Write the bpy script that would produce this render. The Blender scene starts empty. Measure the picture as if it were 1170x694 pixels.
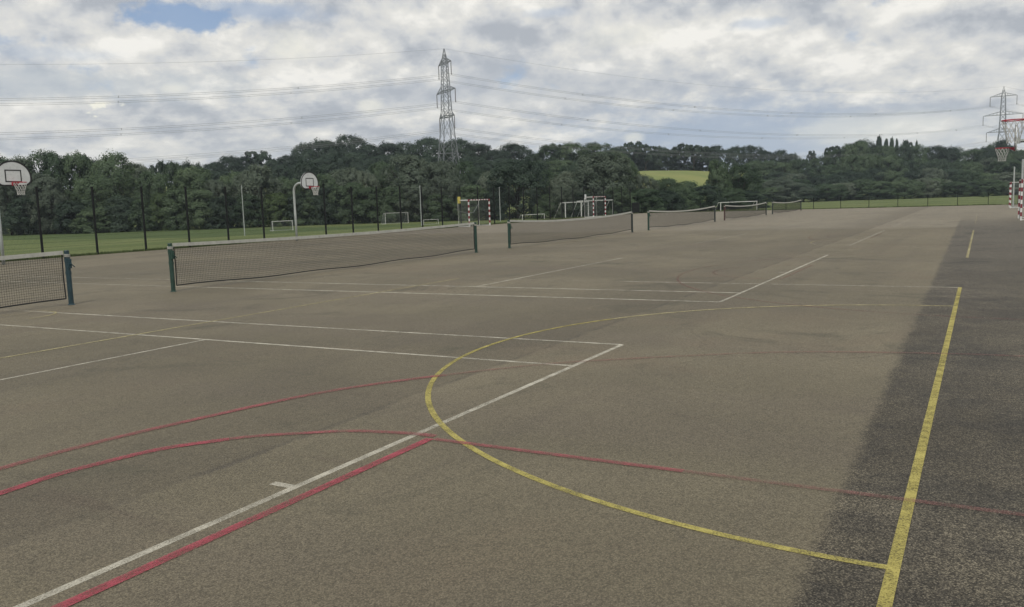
import bpy, math, random
import numpy as np
from mathutils import Vector, Matrix

random.seed(7)
RNG = np.random.default_rng(11)
C = bpy.context.scene.collection
scene = bpy.context.scene
R_ = math.radians

# ------------------------------------------------------------------ camera
EYE = Vector((0.0, 0.0, 1.715))
PITCH, ROLL, YAW = R_(6.819), R_(-1.8637), R_(60.8246)
F = Vector((math.sin(YAW) * math.cos(PITCH), math.cos(YAW) * math.cos(PITCH), -math.sin(PITCH)))
R0 = Vector((math.cos(YAW), -math.sin(YAW), 0))
U0 = R0.cross(F)
RT = R0 * math.cos(ROLL) + U0 * math.sin(ROLL)
UP = -R0 * math.sin(ROLL) + U0 * math.cos(ROLL)
cam_d = bpy.data.cameras.new('camera')
cam_d.sensor_width = 36
cam_d.lens = 966.1 * 36 / 1170
cam_d.clip_start = 0.05
cam_d.clip_end = 6000
cam = bpy.data.objects.new('camera', cam_d)
M3 = Matrix((RT, UP, -F)).transposed()
cam.matrix_world = Matrix.Translation(EYE) @ M3.to_4x4()
C.objects.link(cam)
scene.camera = cam

# ------------------------------------------------------------------ sky + sun
SUN_EL, SUN_AZ = R_(50), R_(-112)          # azimuth measured from +Y towards +X
world = bpy.data.worlds.new('World')
scene.world = world
world.use_nodes = True


class NT:
    """small helper for building node trees"""
    def __init__(s, tree):
        s.t = tree
        s.n = tree.nodes
        s.l = tree.links

    def node(s, typ, ins=None, **props):
        n = s.n.new(typ)
        for k, v in props.items():
            setattr(n, k, v)
        for k, v in (ins or {}).items():
            s.set(n.inputs[k], v)
        return n

    def set(s, sock, v):
        if isinstance(v, bpy.types.NodeSocket):
            s.l.new(v, sock)
        else:
            if isinstance(v, (tuple, list)) and len(v) == 3 and sock.type == 'RGBA':
                v = (*v, 1)
            sock.default_value = v

    def math(s, op, a, b=None, c=None, clamp=False):
        n = s.n.new('ShaderNodeMath')
        n.operation = op
        n.use_clamp = clamp
        s.set(n.inputs[0], a)
        if b is not None:
            s.set(n.inputs[1], b)
        if c is not None:
            s.set(n.inputs[2], c)
        return n.outputs[0]

    def vmath(s, op, a, b=None):
        n = s.n.new('ShaderNodeVectorMath')
        n.operation = op
        s.set(n.inputs[0], a)
        if b is not None:
            s.set(n.inputs[1], b)
        return n.outputs[0]

    def noise(s, vec, scale, detail=4, rough=0.5, dist=0.0):
        n = s.n.new('ShaderNodeTexNoise')
        s.set(n.inputs['Vector'], vec)
        n.inputs['Scale'].default_value = scale
        n.inputs['Detail'].default_value = detail
        n.inputs['Roughness'].default_value = rough
        n.inputs['Distortion'].default_value = dist
        return n.outputs['Fac']

    def map(s, v, a, b, c=0.0, d=1.0, smooth=True):
        n = s.n.new('ShaderNodeMapRange')
        n.interpolation_type = 'SMOOTHSTEP' if smooth else 'LINEAR'
        s.set(n.inputs['Value'], v)
        for i, q in zip(('From Min', 'From Max', 'To Min', 'To Max'), (a, b, c, d)):
            s.set(n.inputs[i], q)
        return n.outputs['Result']

    def mix(s, f, a, b, mode='MIX'):
        n = s.n.new('ShaderNodeMix')
        n.data_type = 'RGBA'
        n.blend_type = mode
        s.set(n.inputs['Factor'], f)
        s.set(n.inputs['A'], a) if False else s.set(n.inputs[6], a)
        s.set(n.inputs[7], b)
        return n.outputs[2]


wt = world.node_tree
wt.nodes.clear()
w = NT(wt)
SKY = 0.1
tc = w.node('ShaderNodeTexCoord')
sky = w.node('ShaderNodeTexSky', sky_type='NISHITA', sun_disc=False)
sky.sun_elevation = SUN_EL
sky.sun_rotation = SUN_AZ
sky.air_density = 1.0
sky.dust_density = 1.0
dirv = tc.outputs['Generated']
sep = w.node('ShaderNodeSeparateXYZ', {0: dirv})
zz = w.math('MAXIMUM', sep.outputs[2], 0.0)
lz_ = w.math('MULTIPLY', w.math('LOGARITHM', w.math('ADD', zz, 0.09), 2.71828), 1.55)


def sky_vec(up=0.0, off=(0, 0, 0)):
    """a place on the cloud deck: compass direction and a height that crowds towards the horizon"""
    c_ = w.node('ShaderNodeCombineXYZ', {0: w.math('MULTIPLY', sep.outputs[0], 3.4), 1: w.math('MULTIPLY', sep.outputs[1], 3.4), 2: w.math('ADD', lz_, up)}).outputs[0]
    return w.vmath('ADD', c_, off)


def scaled(v, k):
    q = w.vmath('SCALE', v)
    q.node.inputs['Scale'].default_value = k
    return q


n_cov = w.noise(sky_vec(0, (9.1, 4.2, 0.6)), 1.5, 9, 0.58, 0.1)             # where cloud is thin
n_big = w.noise(sky_vec(0, (3.1, 7.7, 1.9)), 0.95, 3, 0.5, 0.0)            # large light / grey masses
o_ = (-5.3, 2.2, 4.1)
d_a = w.noise(sky_vec(0, o_), 2.5, 9, 0.56, 0.0)       # billows: density here ...
d_b = w.noise(sky_vec(0.11, o_), 2.5, 9, 0.56, 0.0)    # ... and a little higher up: cloud tops catch the light
relief = w.math('SUBTRACT', d_a, d_b)
n_fine = w.noise(sky_vec(0, (1.7, 3.3, 8.2)), 9.0, 8, 0.60, 0.0)
shade = w.math('ADD', w.math('MULTIPLY', w.math('SUBTRACT', n_big, 0.5), 0.66),
               w.math('ADD', w.math('MULTIPLY', relief, 1.55),
                      w.math('ADD', w.math('MULTIPLY', w.math('SUBTRACT', n_fine, 0.5), 0.30),
                             w.math('MULTIPLY', w.math('SUBTRACT', d_a, 0.5), 0.42))))
shade = w.math('ADD', shade, 0.53)
ramp = w.node('ShaderNodeValToRGB', {0: shade})
cr = ramp.color_ramp
cr.elements[0].position = 0.28
cr.elements[0].color = (0.45, 0.48, 0.525, 1)
cr.elements[1].position = 0.78
cr.elements[1].color = (0.95, 0.93, 0.875, 1)
for pos, col in ((0.40, (0.56, 0.582, 0.612)), (0.50, (0.68, 0.688, 0.688)), (0.62, (0.775, 0.768, 0.735))):
    e = cr.elements.new(pos)
    e.color = (*col, 1)


def blob(u, v, ru, rv, edge, dist=0.35):
    """a patch of sky round a fixed compass direction, with a ragged edge"""
    dvec = (F + RT * ((u - 585) / 966.1) - UP * ((v - 347) / 966.1)).normalized()
    sdx = Vector((dvec.y, -dvec.x, 0)).normalized()
    upv = sdx.cross(dvec)
    xx = w.node('ShaderNodeVectorMath', {0: dirv, 1: tuple(sdx)}, operation='DOT_PRODUCT').outputs['Value']
    yy = w.node('ShaderNodeVectorMath', {0: dirv, 1: tuple(upv)}, operation='DOT_PRODUCT').outputs['Value']
    ff = w.node('ShaderNodeVectorMath', {0: dirv, 1: tuple(dvec)}, operation='DOT_PRODUCT').outputs['Value']
    xx = w.math('DIVIDE', xx, ru / 966.0)
    yy = w.math('DIVIDE', yy, rv / 966.0)
    rr = w.math('SQRT', w.math('ADD', w.math('MULTIPLY', xx, xx), w.math('MULTIPLY', yy, yy)))
    rr = w.math('ADD', rr, w.math('MULTIPLY', w.math('SUBTRACT', n_fine, 0.5), dist * 7))
    rr = w.math('ADD', rr, w.math('MULTIPLY', w.math('SUBTRACT', d_a, 0.5), dist * 5))
    mk = w.map(rr, 1.0 - edge, 1.0 + edge, 1.0, 0.0)
    return w.math('MULTIPLY', mk, w.math('GREATER_THAN', ff, 0.2))


cloud = ramp.outputs[0]
# pale horizon
hz = w.map(sep.outputs[2], 0.0, 0.09, 0.45, 0.0)
cloud = w.mix(hz, cloud, (0.655, 0.69, 0.71))
# heavier blue-grey bank low on the right, softer one low on the left
cloud = w.mix(w.math('MULTIPLY', blob(850, 165, 170, 42, 0.6, 0.25), 0.85), cloud, (0.385, 0.47, 0.60))
cloud = w.mix(w.math('MULTIPLY', blob(95, 98, 150, 16, 0.6, 0.3), 0.55), cloud, (0.46, 0.52, 0.58))
cloud = w.mix(w.math('MULTIPLY', blob(600, 100, 240, 24, 0.6, 0.3), 0.45), cloud, (0.47, 0.51, 0.57))
# small sunlit cumulus heads
for bb in ((117, 120, 15, 11, 0.2, 0.5, 0.95), (198, 102, 14, 5, 0.5, 0.4, 0.4), (335, 54, 26, 13, 0.5, 0.4, 0.45), (422, 121, 14, 8, 0.4, 0.2, 0.5), (723, 158, 10, 5, 0.5, 0.3, 0.5),
           (700, 42, 40, 12, 0.6, 0.4, 0.3), (1000, 150, 70, 16, 0.6, 0.3, 0.45)):
    cloud = w.mix(w.math('MULTIPLY', blob(*bb[:6]), bb[6]), cloud, (0.98, 0.955, 0.83))
cl_s = scaled(cloud, 1.0 / SKY)
blue = w.mix(0.5, sky.outputs[0], (3.0, 4.1, 6.4))
thin = w.map(n_cov, 0.63, 0.72, 0.0, 0.75)
for bb in ((215, 20, 46, 11, 0.4, 0.4, 0.95), (290, 12, 60, 9, 0.6, 0.3, 0.55), (60, 62, 60, 7, 0.6, 0.3, 0.3), (620, 15, 26, 5, 0.6, 0.3, 0.35), (865, 28, 22, 6, 0.6, 0.3, 0.4)):
    thin = w.math('MAXIMUM', thin, w.math('MULTIPLY', blob(*bb[:6]), bb[6]))
full = w.mix(thin, cl_s, blue)
bg = w.node('ShaderNodeBackground', {'Color': full, 'Strength': SKY})
wo = w.node('ShaderNodeOutputWorld')
w.l.new(bg.outputs[0], wo.inputs['Surface'])

sun_d = bpy.data.lights.new('sun', 'SUN')
sun_d.energy = 2.0
sun_d.angle = R_(12)
sun_d.color = (1.0, 0.95, 0.87)
sun = bpy.data.objects.new('sun', sun_d)
sv = Vector((math.sin(SUN_AZ) * math.cos(SUN_EL), math.cos(SUN_AZ) * math.cos(SUN_EL), math.sin(SUN_EL)))
sun.rotation_euler = (-sv).to_track_quat('-Z', 'Y').to_euler()
sun.location = (0, 0, 60)
C.objects.link(sun)

vs = scene.view_settings
vs.view_transform = 'Standard'
vs.look = 'None'
vs.exposure = 0.0
vs.gamma = 1.0
scene.cycles.max_bounces = 6
scene.cycles.transparent_max_bounces = 12

# ------------------------------------------------------------------ placing helpers (photo pixels -> points)
PW, PH, FP = 1170.0, 694.0, 966.1


def ray(u, v):
    return F + RT * ((u - 585) / FP) - UP * ((v - 347) / FP)


def horizon(u):
    return 231.5 - 0.03256 * (u - 585)


def at_depth(u, v, d):
    """world point seen at pixel (u,v), at distance d along the viewing axis"""
    return EYE + ray(u, v) * d


# ------------------------------------------------------------------ mesh helpers
class MB:
    def __init__(s):
        s.v, s.f, s.m = [], [], []

    def quad_verts(s, vs_, faces, mi=0):
        b = len(s.v)
        s.v += [tuple(q) for q in vs_]
        for fc in faces:
            s.f.append(tuple(b + i for i in fc))
            s.m.append(mi)

    def box(s, x0, x1, y0, y1, z0, z1, mi=0):
        vs_ = [(x0, y0, z0), (x1, y0, z0), (x1, y1, z0), (x0, y1, z0), (x0, y0, z1), (x1, y0, z1), (x1, y1, z1), (x0, y1, z1)]
        s.quad_verts(vs_, [(0, 3, 2, 1), (4, 5, 6, 7), (0, 1, 5, 4), (1, 2, 6, 5), (2, 3, 7, 6), (3, 0, 4, 7)], mi)

    def tube(s, pts, rad, n=8, mi=0, cap=True, flat=None):
        """sweep an n-gon along pts; rad is a number or a list"""
        pts = [Vector(p) for p in pts]
        rs = rad if isinstance(rad, (list, tuple)) else [rad] * len(pts)
        rings = []
        ref = None
        for i, p in enumerate(pts):
            if i == 0:
                d = pts[1] - pts[0]
            elif i == len(pts) - 1:
                d = pts[-1] - pts[-2]
            else:
                d = (pts[i + 1] - pts[i]).normalized() + (pts[i] - pts[i - 1]).normalized()
            if d.length < 1e-9:
                d = Vector((0, 0, 1))
            d.normalize()
            if ref is None:
                ref = Vector((0, 0, 1)) if abs(d.z) < 0.9 else Vector((1, 0, 0))
            a = d.cross(ref)
            if a.length < 1e-6:
                a = d.orthogonal()
            a.normalize()
            b = d.cross(a)
            ref = -b if False else ref
            rings.append([p + (a * math.cos(2 * math.pi * (k + 0.5) / n) + b * math.sin(2 * math.pi * (k + 0.5) / n)) * rs[i] for k in range(n)])
        b0 = len(s.v)
        for r in rings:
            s.v += [tuple(q) for q in r]
        for i in range(len(rings) - 1):
            for k in range(n):
                k2 = (k + 1) % n
                s.f.append((b0 + i * n + k, b0 + i * n + k2, b0 + (i + 1) * n + k2, b0 + (i + 1) * n + k))
                s.m.append(mi)
        if cap:
            s.f.append(tuple(b0 + k for k in reversed(range(n))))
            s.f.append(tuple(b0 + (len(rings) - 1) * n + k for k in range(n)))
            s.m += [mi, mi]

    def mesh(s, name, mats, smooth=False):
        me = bpy.data.meshes.new(name)
        me.from_pydata(s.v, [], s.f)
        for m in (mats if isinstance(mats, (list, tuple)) else [mats]):
            me.materials.append(m)
        if max(s.m, default=0) > 0:
            me.polygons.foreach_set('material_index', s.m)
        if smooth:
            me.polygons.foreach_set('use_smooth', [True] * len(me.polygons))
        me.update()
        return me

    def build(s, name, mats, parent=None, smooth=False):
        o = bpy.data.objects.new(name, s.mesh(name, mats, smooth))
        C.objects.link(o)
        if parent:
            o.parent = parent
        return o


def link_mesh(name, me, parent=None):
    o = bpy.data.objects.new(name, me)
    C.objects.link(o)
    if parent:
        o.parent = parent
    return o


def thing(name, label, cat, loc=(0, 0, 0), rz=0.0, group=None):
    o = bpy.data.objects.new(name, None)
    o.empty_display_size = 0.2
    C.objects.link(o)
    o.location = loc
    o.rotation_euler = (0, 0, rz)
    o['label'] = label
    o['category'] = cat
    if group:
        o['group'] = group
    return o


def dup(root, loc=None, rz=None, label=None, scale=None):
    r = root.copy()
    C.objects.link(r)
    if loc is not None:
        r.location = loc
    if rz is not None:
        r.rotation_euler = (0, 0, rz)
    if scale is not None:
        r.scale = scale
    if label:
        r['label'] = label
    for ch in [c for c in C.objects if c.parent == root]:
        c = ch.copy()
        C.objects.link(c)
        c.parent = r
        for g in [q for q in C.objects if q.parent == ch]:
            d = g.copy()
            C.objects.link(d)
            d.parent = c
    return r


# ------------------------------------------------------------------ materials
def new_mat(name):
    m = bpy.data.materials.new(name)
    m.use_nodes = True
    m.node_tree.nodes.clear()
    t = NT(m.node_tree)
    out = t.node('ShaderNodeOutputMaterial')
    return m, t, out


def paint(name, col, rough=0.5, var=0.12, scale=6.0, dirt=(0.12, 0.11, 0.09), dirt_amt=0.25, metal=0.0):
    """painted or galvanised surface with uneven weathering"""
    m, t, out = new_mat(name)
    tcx = t.node('ShaderNodeTexCoord').outputs['Object']
    n1 = t.noise(tcx, scale, 6, 0.6)
    n2 = t.noise(tcx, scale * 5, 5, 0.65)
    c = t.mix(t.map(n1, 0.3, 0.7), tuple(q * (1 - var) for q in col), tuple(min(1, q * (1 + var)) for q in col))
    c = t.mix(t.math('MULTIPLY', t.map(n2, 0.52, 0.72), dirt_amt), c, dirt)
    b = t.node('ShaderNodeBsdfPrincipled', {'Base Color': c, 'Roughness': rough, 'Metallic': metal})
    t.l.new(b.outputs[0], out.inputs[0])
    return m


MAT = {}
MAT['post_green'] = paint('post_green', (0.013, 0.043, 0.031), 0.5, 0.25)
MAT['post_teal'] = paint('post_teal', (0.012, 0.038, 0.050), 0.5, 0.25)
MAT['post_dark'] = paint('post_dark', (0.020, 0.030, 0.028), 0.55, 0.25)
MAT['post_brown'] = paint('post_brown', (0.055, 0.028, 0.025), 0.6, 0.25)
MAT['fence_black'] = paint('fence_black', (0.004, 0.006, 0.007), 0.85, 0.2, dirt_amt=0.03)
MAT['net_cord'] = paint('net_cord', (0.014, 0.015, 0.017), 0.9, 0.2, dirt_amt=0.1)
MAT['tape_white'] = paint('tape_white', (0.38, 0.38, 0.345), 0.85, 0.12, 3.0, dirt_amt=0.45)
MAT['galv'] = paint('galv', (0.36, 0.39, 0.38), 0.55, 0.12, 3.0)
MAT['white'] = paint('white', (0.66, 0.67, 0.64), 0.5, 0.1, 3.0)
MAT['goal_white'] = paint('goal_white', (0.62, 0.63, 0.61), 0.5, 0.1, 3.0)
MAT['goal_red'] = paint('goal_red', (0.20, 0.022, 0.035), 0.5, 0.2)
MAT['board_white'] = paint('board_white', (0.60, 0.62, 0.62), 0.45, 0.06, 3.0)
MAT['board_black'] = paint('board_black', (0.012, 0.012, 0.014), 0.5, 0.1)
MAT['rim_red'] = paint('rim_red', (0.40, 0.035, 0.055), 0.45, 0.15)
MAT['net_white'] = paint('net_white', (0.55, 0.55, 0.53), 0.9, 0.1)
MAT['net_grey'] = paint('net_grey', (0.18, 0.20, 0.19), 0.9, 0.1)
MAT['yellow_panel'] = paint('yellow_panel', (0.55, 0.47, 0.10), 0.6, 0.1)
MAT['steel'] = paint('steel', (0.17, 0.185, 0.20), 0.6, 0.15, 1.0)
MAT['insul'] = paint('insul', (0.14, 0.13, 0.13), 0.4, 0.1)
MAT['cable'] = paint('cable', (0.24, 0.245, 0.25), 0.6, 0.1)
MAT['bark'] = paint('bark', (0.055, 0.045, 0.034), 0.9, 0.3, 10)
MAT['bark_pale'] = paint('bark_pale', (0.26, 0.25, 0.22), 0.9, 0.3, 10)


def leaf_mat(name, dark, light, var=0.35):
    m, t, out = new_mat(name)
    oi = t.node('ShaderNodeObjectInfo')
    at = t.node('ShaderNodeAttribute', attribute_name='clump')
    tcx = t.node('ShaderNodeTexCoord').outputs['Object']
    n = t.noise(tcx, 9.0, 3, 0.6)
    f = t.math('ADD', t.math('MULTIPLY', at.outputs['Fac'], 0.65), t.math('MULTIPLY', n, 0.35))
    c = t.mix(f, dark, light)
    rnd = t.map(oi.outputs['Random'], 0, 1, 1 - var, 1 + var, smooth=False)
    hsv = t.node('ShaderNodeHueSaturation', {'Hue': t.map(oi.outputs['Random'], 0, 1, 0.515, 0.485, smooth=False),
                                             'Saturation': 0.95, 'Value': rnd, 'Color': c})
    d = t.node('ShaderNodeBsdfDiffuse', {'Color': hsv.outputs[0]})
    tr = t.node('ShaderNodeBsdfTranslucent', {'Color': hsv.outputs[0]})
    gl = t.node('ShaderNodeBsdfGlossy', {'Color': (0.9, 0.95, 1.0), 'Roughness': 0.5})
    mx = t.node('ShaderNodeMixShader', {0: 0.42, 1: d.outputs[0], 2: tr.outputs[0]})
    mx2 = t.node('ShaderNodeMixShader', {0: 0.015, 1: mx.outputs[0], 2: gl.outputs[0]})
    t.l.new(mx2.outputs[0], out.inputs[0])
    return m


LEAF = {
    'grey': leaf_mat('leaf_grey', (0.092, 0.124, 0.086), (0.175, 0.212, 0.148), 0.18),
    'mid': leaf_mat('leaf_mid', (0.054, 0.094, 0.048), (0.124, 0.178, 0.090), 0.32),
    'dark': leaf_mat('leaf_dark', (0.031, 0.055, 0.036), (0.068, 0.103, 0.064), 0.25),
    'fresh': leaf_mat('leaf_fresh', (0.070, 0.114, 0.040), (0.128, 0.178, 0.066), 0.2),
}

# ------------------------------------------------------------------ ground
COURT = (-30.0, 92.4, -9.0, 34.42)      # x0 x1 y0 y1


def sstep(a, b, x):
    t = min(1.0, max(0.0, (x - a) / (b - a)))
    return t * t * (3 - 2 * t)


def terrain(x, y):
    inx = max(COURT[0] - x, 0, x - COURT[1])
    iny = max(COURT[2] - y, 0, y - COURT[3])
    if inx == 0 and iny == 0:
        return -0.12
    z = -0.03 - min(2.2, 0.030 * max(0, y - COURT[3]) + 0.021 * max(0, x - COURT[1]) + 0.01 * max(0, COURT[2] - y))
    d = x * F.x / math.cos(PITCH) + y * F.y / math.cos(PITCH)       # distance along the heading
    az = math.degrees(math.atan2(x, y))
    k = sstep(70, 80, az)
    d0, d1, A = 225 + 140 * k, 470 + 110 * k, 18.5
    if d > d0:
        z += A * sstep(d0 - 40, d1, d) if False else A * sstep(d0, d1, d)
    return z


def build_terrain():
    # rings that get wider away from the court, so that one sheet reaches the horizon
    def axis(lo, hi, mid0, mid1):
        a = [lo, lo * 0.6, lo * 0.4]
        q = [mid0 - 300, mid0 - 200, mid0 - 120, mid0 - 60, mid0 - 30]
        s = list(np.arange(mid0 - 15, mid1 + 60, 4.0))
        s2 = list(np.arange(mid1 + 60, 760, 10.0))
        return sorted(set([round(v, 3) for v in a + q + s + s2 + [900, 1200, 1800, 2600, 4000] if True]))
    xs = axis(-4000, 4000, COURT[0], COURT[1])
    ys = axis(-4000, 4000, COURT[2], COURT[3])
    # make the court edges fall exactly on grid lines
    xs = sorted(set(xs + [COURT[0], COURT[0] - 0.25, COURT[1], COURT[1] + 0.25]))
    ys = sorted(set(ys + [COURT[2], COURT[2] - 0.25, COURT[3], COURT[3] + 0.25]))
    nx, ny = len(xs), len(ys)
    m = MB()
    for y in ys:
        for x in xs:
            m.v.append((x, y, terrain(x, y)))
    for j in range(ny - 1):
        for i in range(nx - 1):
            m.f.append((j * nx + i, j * nx + i + 1, (j + 1) * nx + i + 1, (j + 1) * nx + i))
            m.m.append(0)
    mt, t, out = new_mat('grass_ground')
    tcx = t.node('ShaderNodeTexCoord').outputs['Object']
    sp = t.node('ShaderNodeSeparateXYZ', {0: tcx})
    n1 = t.noise(tcx, 0.05, 5, 0.6, 0.5)
    n2 = t.noise(tcx, 0.9, 6, 0.65)
    n3 = t.noise(tcx, 14.0, 4, 0.7)
    c = t.mix(t.map(n1, 0.35, 0.65), (0.098, 0.130, 0.044), (0.145, 0.172, 0.065))
    c = t.mix(t.math('MULTIPLY', t.map(n2, 0.4, 0.7), 0.5), c, (0.070, 0.098, 0.032))
    c = t.mix(t.math('MULTIPLY', t.map(n3, 0.45, 0.75), 0.4), c, (0.125, 0.135, 0.060))
    # longer, darker grass left unmown just past the far end of the courts
    vg = t.math('MULTIPLY', t.map(sp.outputs[0], 92.0, 93.0), t.map(t.math('ADD', sp.outputs[0], t.math('MULTIPLY', t.noise(tcx, 0.12, 4, 0.6), 40.0)), 150.0, 175.0, 1.0, 0.0))
    c = t.mix(t.math('MULTIPLY', vg, 0.75), c, (0.056, 0.088, 0.030))
    # hill meadow: drier grass
    hill = t.map(sp.outputs[2], 5.0, 8.0)
    n4 = t.noise(tcx, 0.03, 4, 0.6)
    hc = t.mix(t.map(n4, 0.35, 0.65), (0.165, 0.200, 0.064), (0.225, 0.238, 0.084))
    hc = t.mix(t.math('MULTIPLY', t.map(n2, 0.4, 0.7), 0.3), hc, (0.11, 0.13, 0.045))
    c = t.mix(hill, c, hc)
    bp = t.node('ShaderNodeBump', {'Strength': 0.5, 'Distance': 0.06, 'Height': t.math('ADD', n3, n2)})
    b = t.node('ShaderNodeBsdfPrincipled', {'Base Color': c, 'Roughness': 0.95, 'Normal': bp.outputs[0]})
    b.inputs['Specular IOR Level'].default_value = 0.15
    t.l.new(b.outputs[0], out.inputs[0])
    o = m.build('grass_field', mt, smooth=True)
    o['kind'] = 'structure'
    return o


build_terrain()


def asphalt_mat():
    m, t, out = new_mat('old_tarmac')
    tcx = t.node('ShaderNodeTexCoord').outputs['Object']
    sp = t.node('ShaderNodeSeparateXYZ', {0: tcx})
    X, Y = sp.outputs[0], sp.outputs[1]
    n_lo = t.noise(tcx, 0.16, 5, 0.6, 0.6)
    n_md = t.noise(tcx, 0.9, 6, 0.62, 0.4)
    n_hi = t.noise(tcx, 7.0, 6, 0.65)
    g1 = t.node('ShaderNodeTexVoronoi', {'Vector': tcx, 'Scale': 125.0}, feature='F1')
    g2 = t.noise(tcx, 240.0, 3, 0.7)
    # lane-laid tarmac: strips 4.1 m wide along X
    base = t.mix(t.map(n_lo, 0.3, 0.7), (0.132, 0.115, 0.077), (0.196, 0.170, 0.115))
    base = t.mix(t.math('MULTIPLY', t.map(n_md, 0.45, 0.75), 0.45), base, (0.118, 0.103, 0.073))
    # long worn streaks
    stx = t.node('ShaderNodeCombineXYZ', {0: t.math('MULTIPLY', X, 0.10), 1: t.math('MULTIPLY', Y, 0.9), 2: 0.0}).outputs[0]
    n_st = t.noise(stx, 1.0, 6, 0.6, 0.6)
    base = t.mix(t.math('MULTIPLY', t.map(n_st, 0.48, 0.68), 0.46), base, (0.116, 0.100, 0.073))
    sty = t.node('ShaderNodeCombineXYZ', {0: t.math('MULTIPLY', X, 0.35), 1: t.math('MULTIPLY', Y, 0.05), 2: 3.0}).outputs[0]
    n_sy = t.noise(sty, 1.0, 5, 0.6, 0.8)
    base = t.mix(t.math('MULTIPLY', t.map(n_sy, 0.5, 0.7), 0.35), base, (0.140, 0.117, 0.090))
    # far end is a paler lay, with far-ground sheen painted into its colour, beyond X = 42
    wob = t.math('MULTIPLY', t.math('SUBTRACT', n_md, 0.5), 5.0)
    far = t.map(t.math('ADD', X, wob), 40.6, 43.6)
    base = t.mix(t.math('MULTIPLY', far, 0.42), base, (0.280, 0.250, 0.200))
    # laying seam along Y = 4.47 with darker margin on its far side
    wob2 = t.math('MULTIPLY', t.math('SUBTRACT', n_hi, 0.5), 0.10)
    wob3 = t.math('MULTIPLY', t.math('SUBTRACT', n_md, 0.5), 0.30)
    ys_ = t.math('ADD', Y, t.math('ADD', wob2, t.math('MULTIPLY', wob3, 0.4)))
    seam = t.math('SUBTRACT', 1.0, t.map(t.math('ABSOLUTE', t.math('SUBTRACT', ys_, 4.47)), 0.01, 0.06))
    seam_n = t.math('MULTIPLY', seam, t.map(n_md, 0.35, 0.6))
    base = t.mix(t.math('MULTIPLY', seam_n, 0.7), base, (0.080, 0.070, 0.055))
    marg = t.math('MULTIPLY', t.map(ys_, 4.45, 4.50), t.map(ys_, 4.6, 7.2, 1.0, 0.0))
    base = t.mix(t.math('MULTIPLY', marg, 0.42), base, (0.096, 0.082, 0.058))
    # later seams
    for yy, amt in ((8.6, 0.16), (12.7, 0.2), (19.0, 0.15), (24.0, 0.15)):
        s_ = t.math('SUBTRACT', 1.0, t.map(t.math('ABSOLUTE', t.math('SUBTRACT', ys_, yy)), 0.02, 0.12))
        base = t.mix(t.math('MULTIPLY', s_, amt), base, (0.11, 0.095, 0.075))
    # rusty worn patches and long scuffs across the lay
    sxx = t.node('ShaderNodeCombineXYZ', {0: t.math('MULTIPLY', X, 2.2), 1: t.math('MULTIPLY', Y, 0.30), 2: 9.0}).outputs[0]
    n_sx = t.noise(sxx, 1.0, 6, 0.65, 0.4)
    base = t.mix(t.math('MULTIPLY', t.map(n_sx, 0.58, 0.72), 0.35), base, (0.100, 0.078, 0.058))
    n_ru = t.noise(t.vmath('ADD', tcx, (40.0, 11.0, 0.0)), 0.30, 6, 0.62, 0.8)
    base = t.mix(t.math('MULTIPLY', t.map(n_ru, 0.52, 0.70), 0.45), base, (0.172, 0.138, 0.094))
    # moss and damp stains
    n_mo = t.noise(tcx, 0.55, 7, 0.68, 1.0)
    base = t.mix(t.math('MULTIPLY', t.map(n_mo, 0.54, 0.70), 0.62), base, (0.082, 0.076, 0.052))
    vc = t.node('ShaderNodeTexVoronoi', {'Vector': t.vmath('ADD', tcx, t.vmath('SCALE', t.node('ShaderNodeTexNoise', {'Vector': tcx, 'Scale': 1.3, 'Detail': 5.0}).outputs['Color'])), 'Scale': 0.17}, feature='DISTANCE_TO_EDGE')
    crack = t.math('SUBTRACT', 1.0, t.map(vc.outputs['Distance'], 0.0008, 0.0035))
    crack = t.math('MULTIPLY', crack, t.map(n_lo, 0.46, 0.60))
    base = t.mix(t.math('MULTIPLY', crack, 0.5), base, (0.055, 0.049, 0.038))
    # darker resurfaced strip along the right-hand side
    edge = t.math('SUBTRACT', Y, t.math('ADD', 0.66, t.math('MULTIPLY', X, 0.0085)))
    edge = t.math('ADD', edge, t.math('ADD', t.math('MULTIPLY', wob2, 1.3), t.math('MULTIPLY', wob3, 0.7)))
    strip = t.map(edge, -0.09, 0.03, 1.0, 0.0)
    endx = t.map(t.math('ADD', X, t.math('MULTIPLY', wob, 2.4)), 40.0, 60.0, 1.0, 0.0)
    strip = t.math('MULTIPLY', strip, endx)
    n_d = t.noise(tcx, 0.35, 6, 0.6, 0.5)
    dk = t.mix(t.map(n_d, 0.3, 0.7), (0.056, 0.048, 0.034), (0.120, 0.105, 0.076))
    n_d2 = t.noise(tcx, 1.6, 7, 0.66, 0.8)
    dk = t.mix(t.math('MULTIPLY', t.map(n_d2, 0.42, 0.66), 0.6), dk, (0.036, 0.033, 0.029))
    dk = t.mix(t.map(X, 6.0, 32.0, 0.0, 0.70), dk, (0.132, 0.118, 0.094))
    dk = t.mix(t.map(n_mo, 0.52, 0.7, 0.0, 0.5), dk, (0.030, 0.029, 0.027))
    base = t.mix(t.math('MULTIPLY', strip, 0.93), base, dk)
    # aggregate: pale and dark stones in a dark binder, 5 to 15 mm
    sc_ = t.node('ShaderNodeSeparateColor', {0: g1.outputs['Color']})
    stone = t.map(sc_.outputs[0], 0.0, 1.0, 0.70, 1.30, smooth=False)
    stone = t.math('POWER', stone, 1.25)
    g1b = t.node('ShaderNodeTexVoronoi', {'Vector': tcx, 'Scale': 38.0}, feature='F1')
    sb_ = t.node('ShaderNodeSeparateColor', {0: g1b.outputs['Color']})
    stone2 = t.map(sb_.outputs[1], 0.0, 1.0, 0.94, 1.06, smooth=False)
    agg = t.map(g1.outputs['Distance'], 0.15, 0.75)
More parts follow.
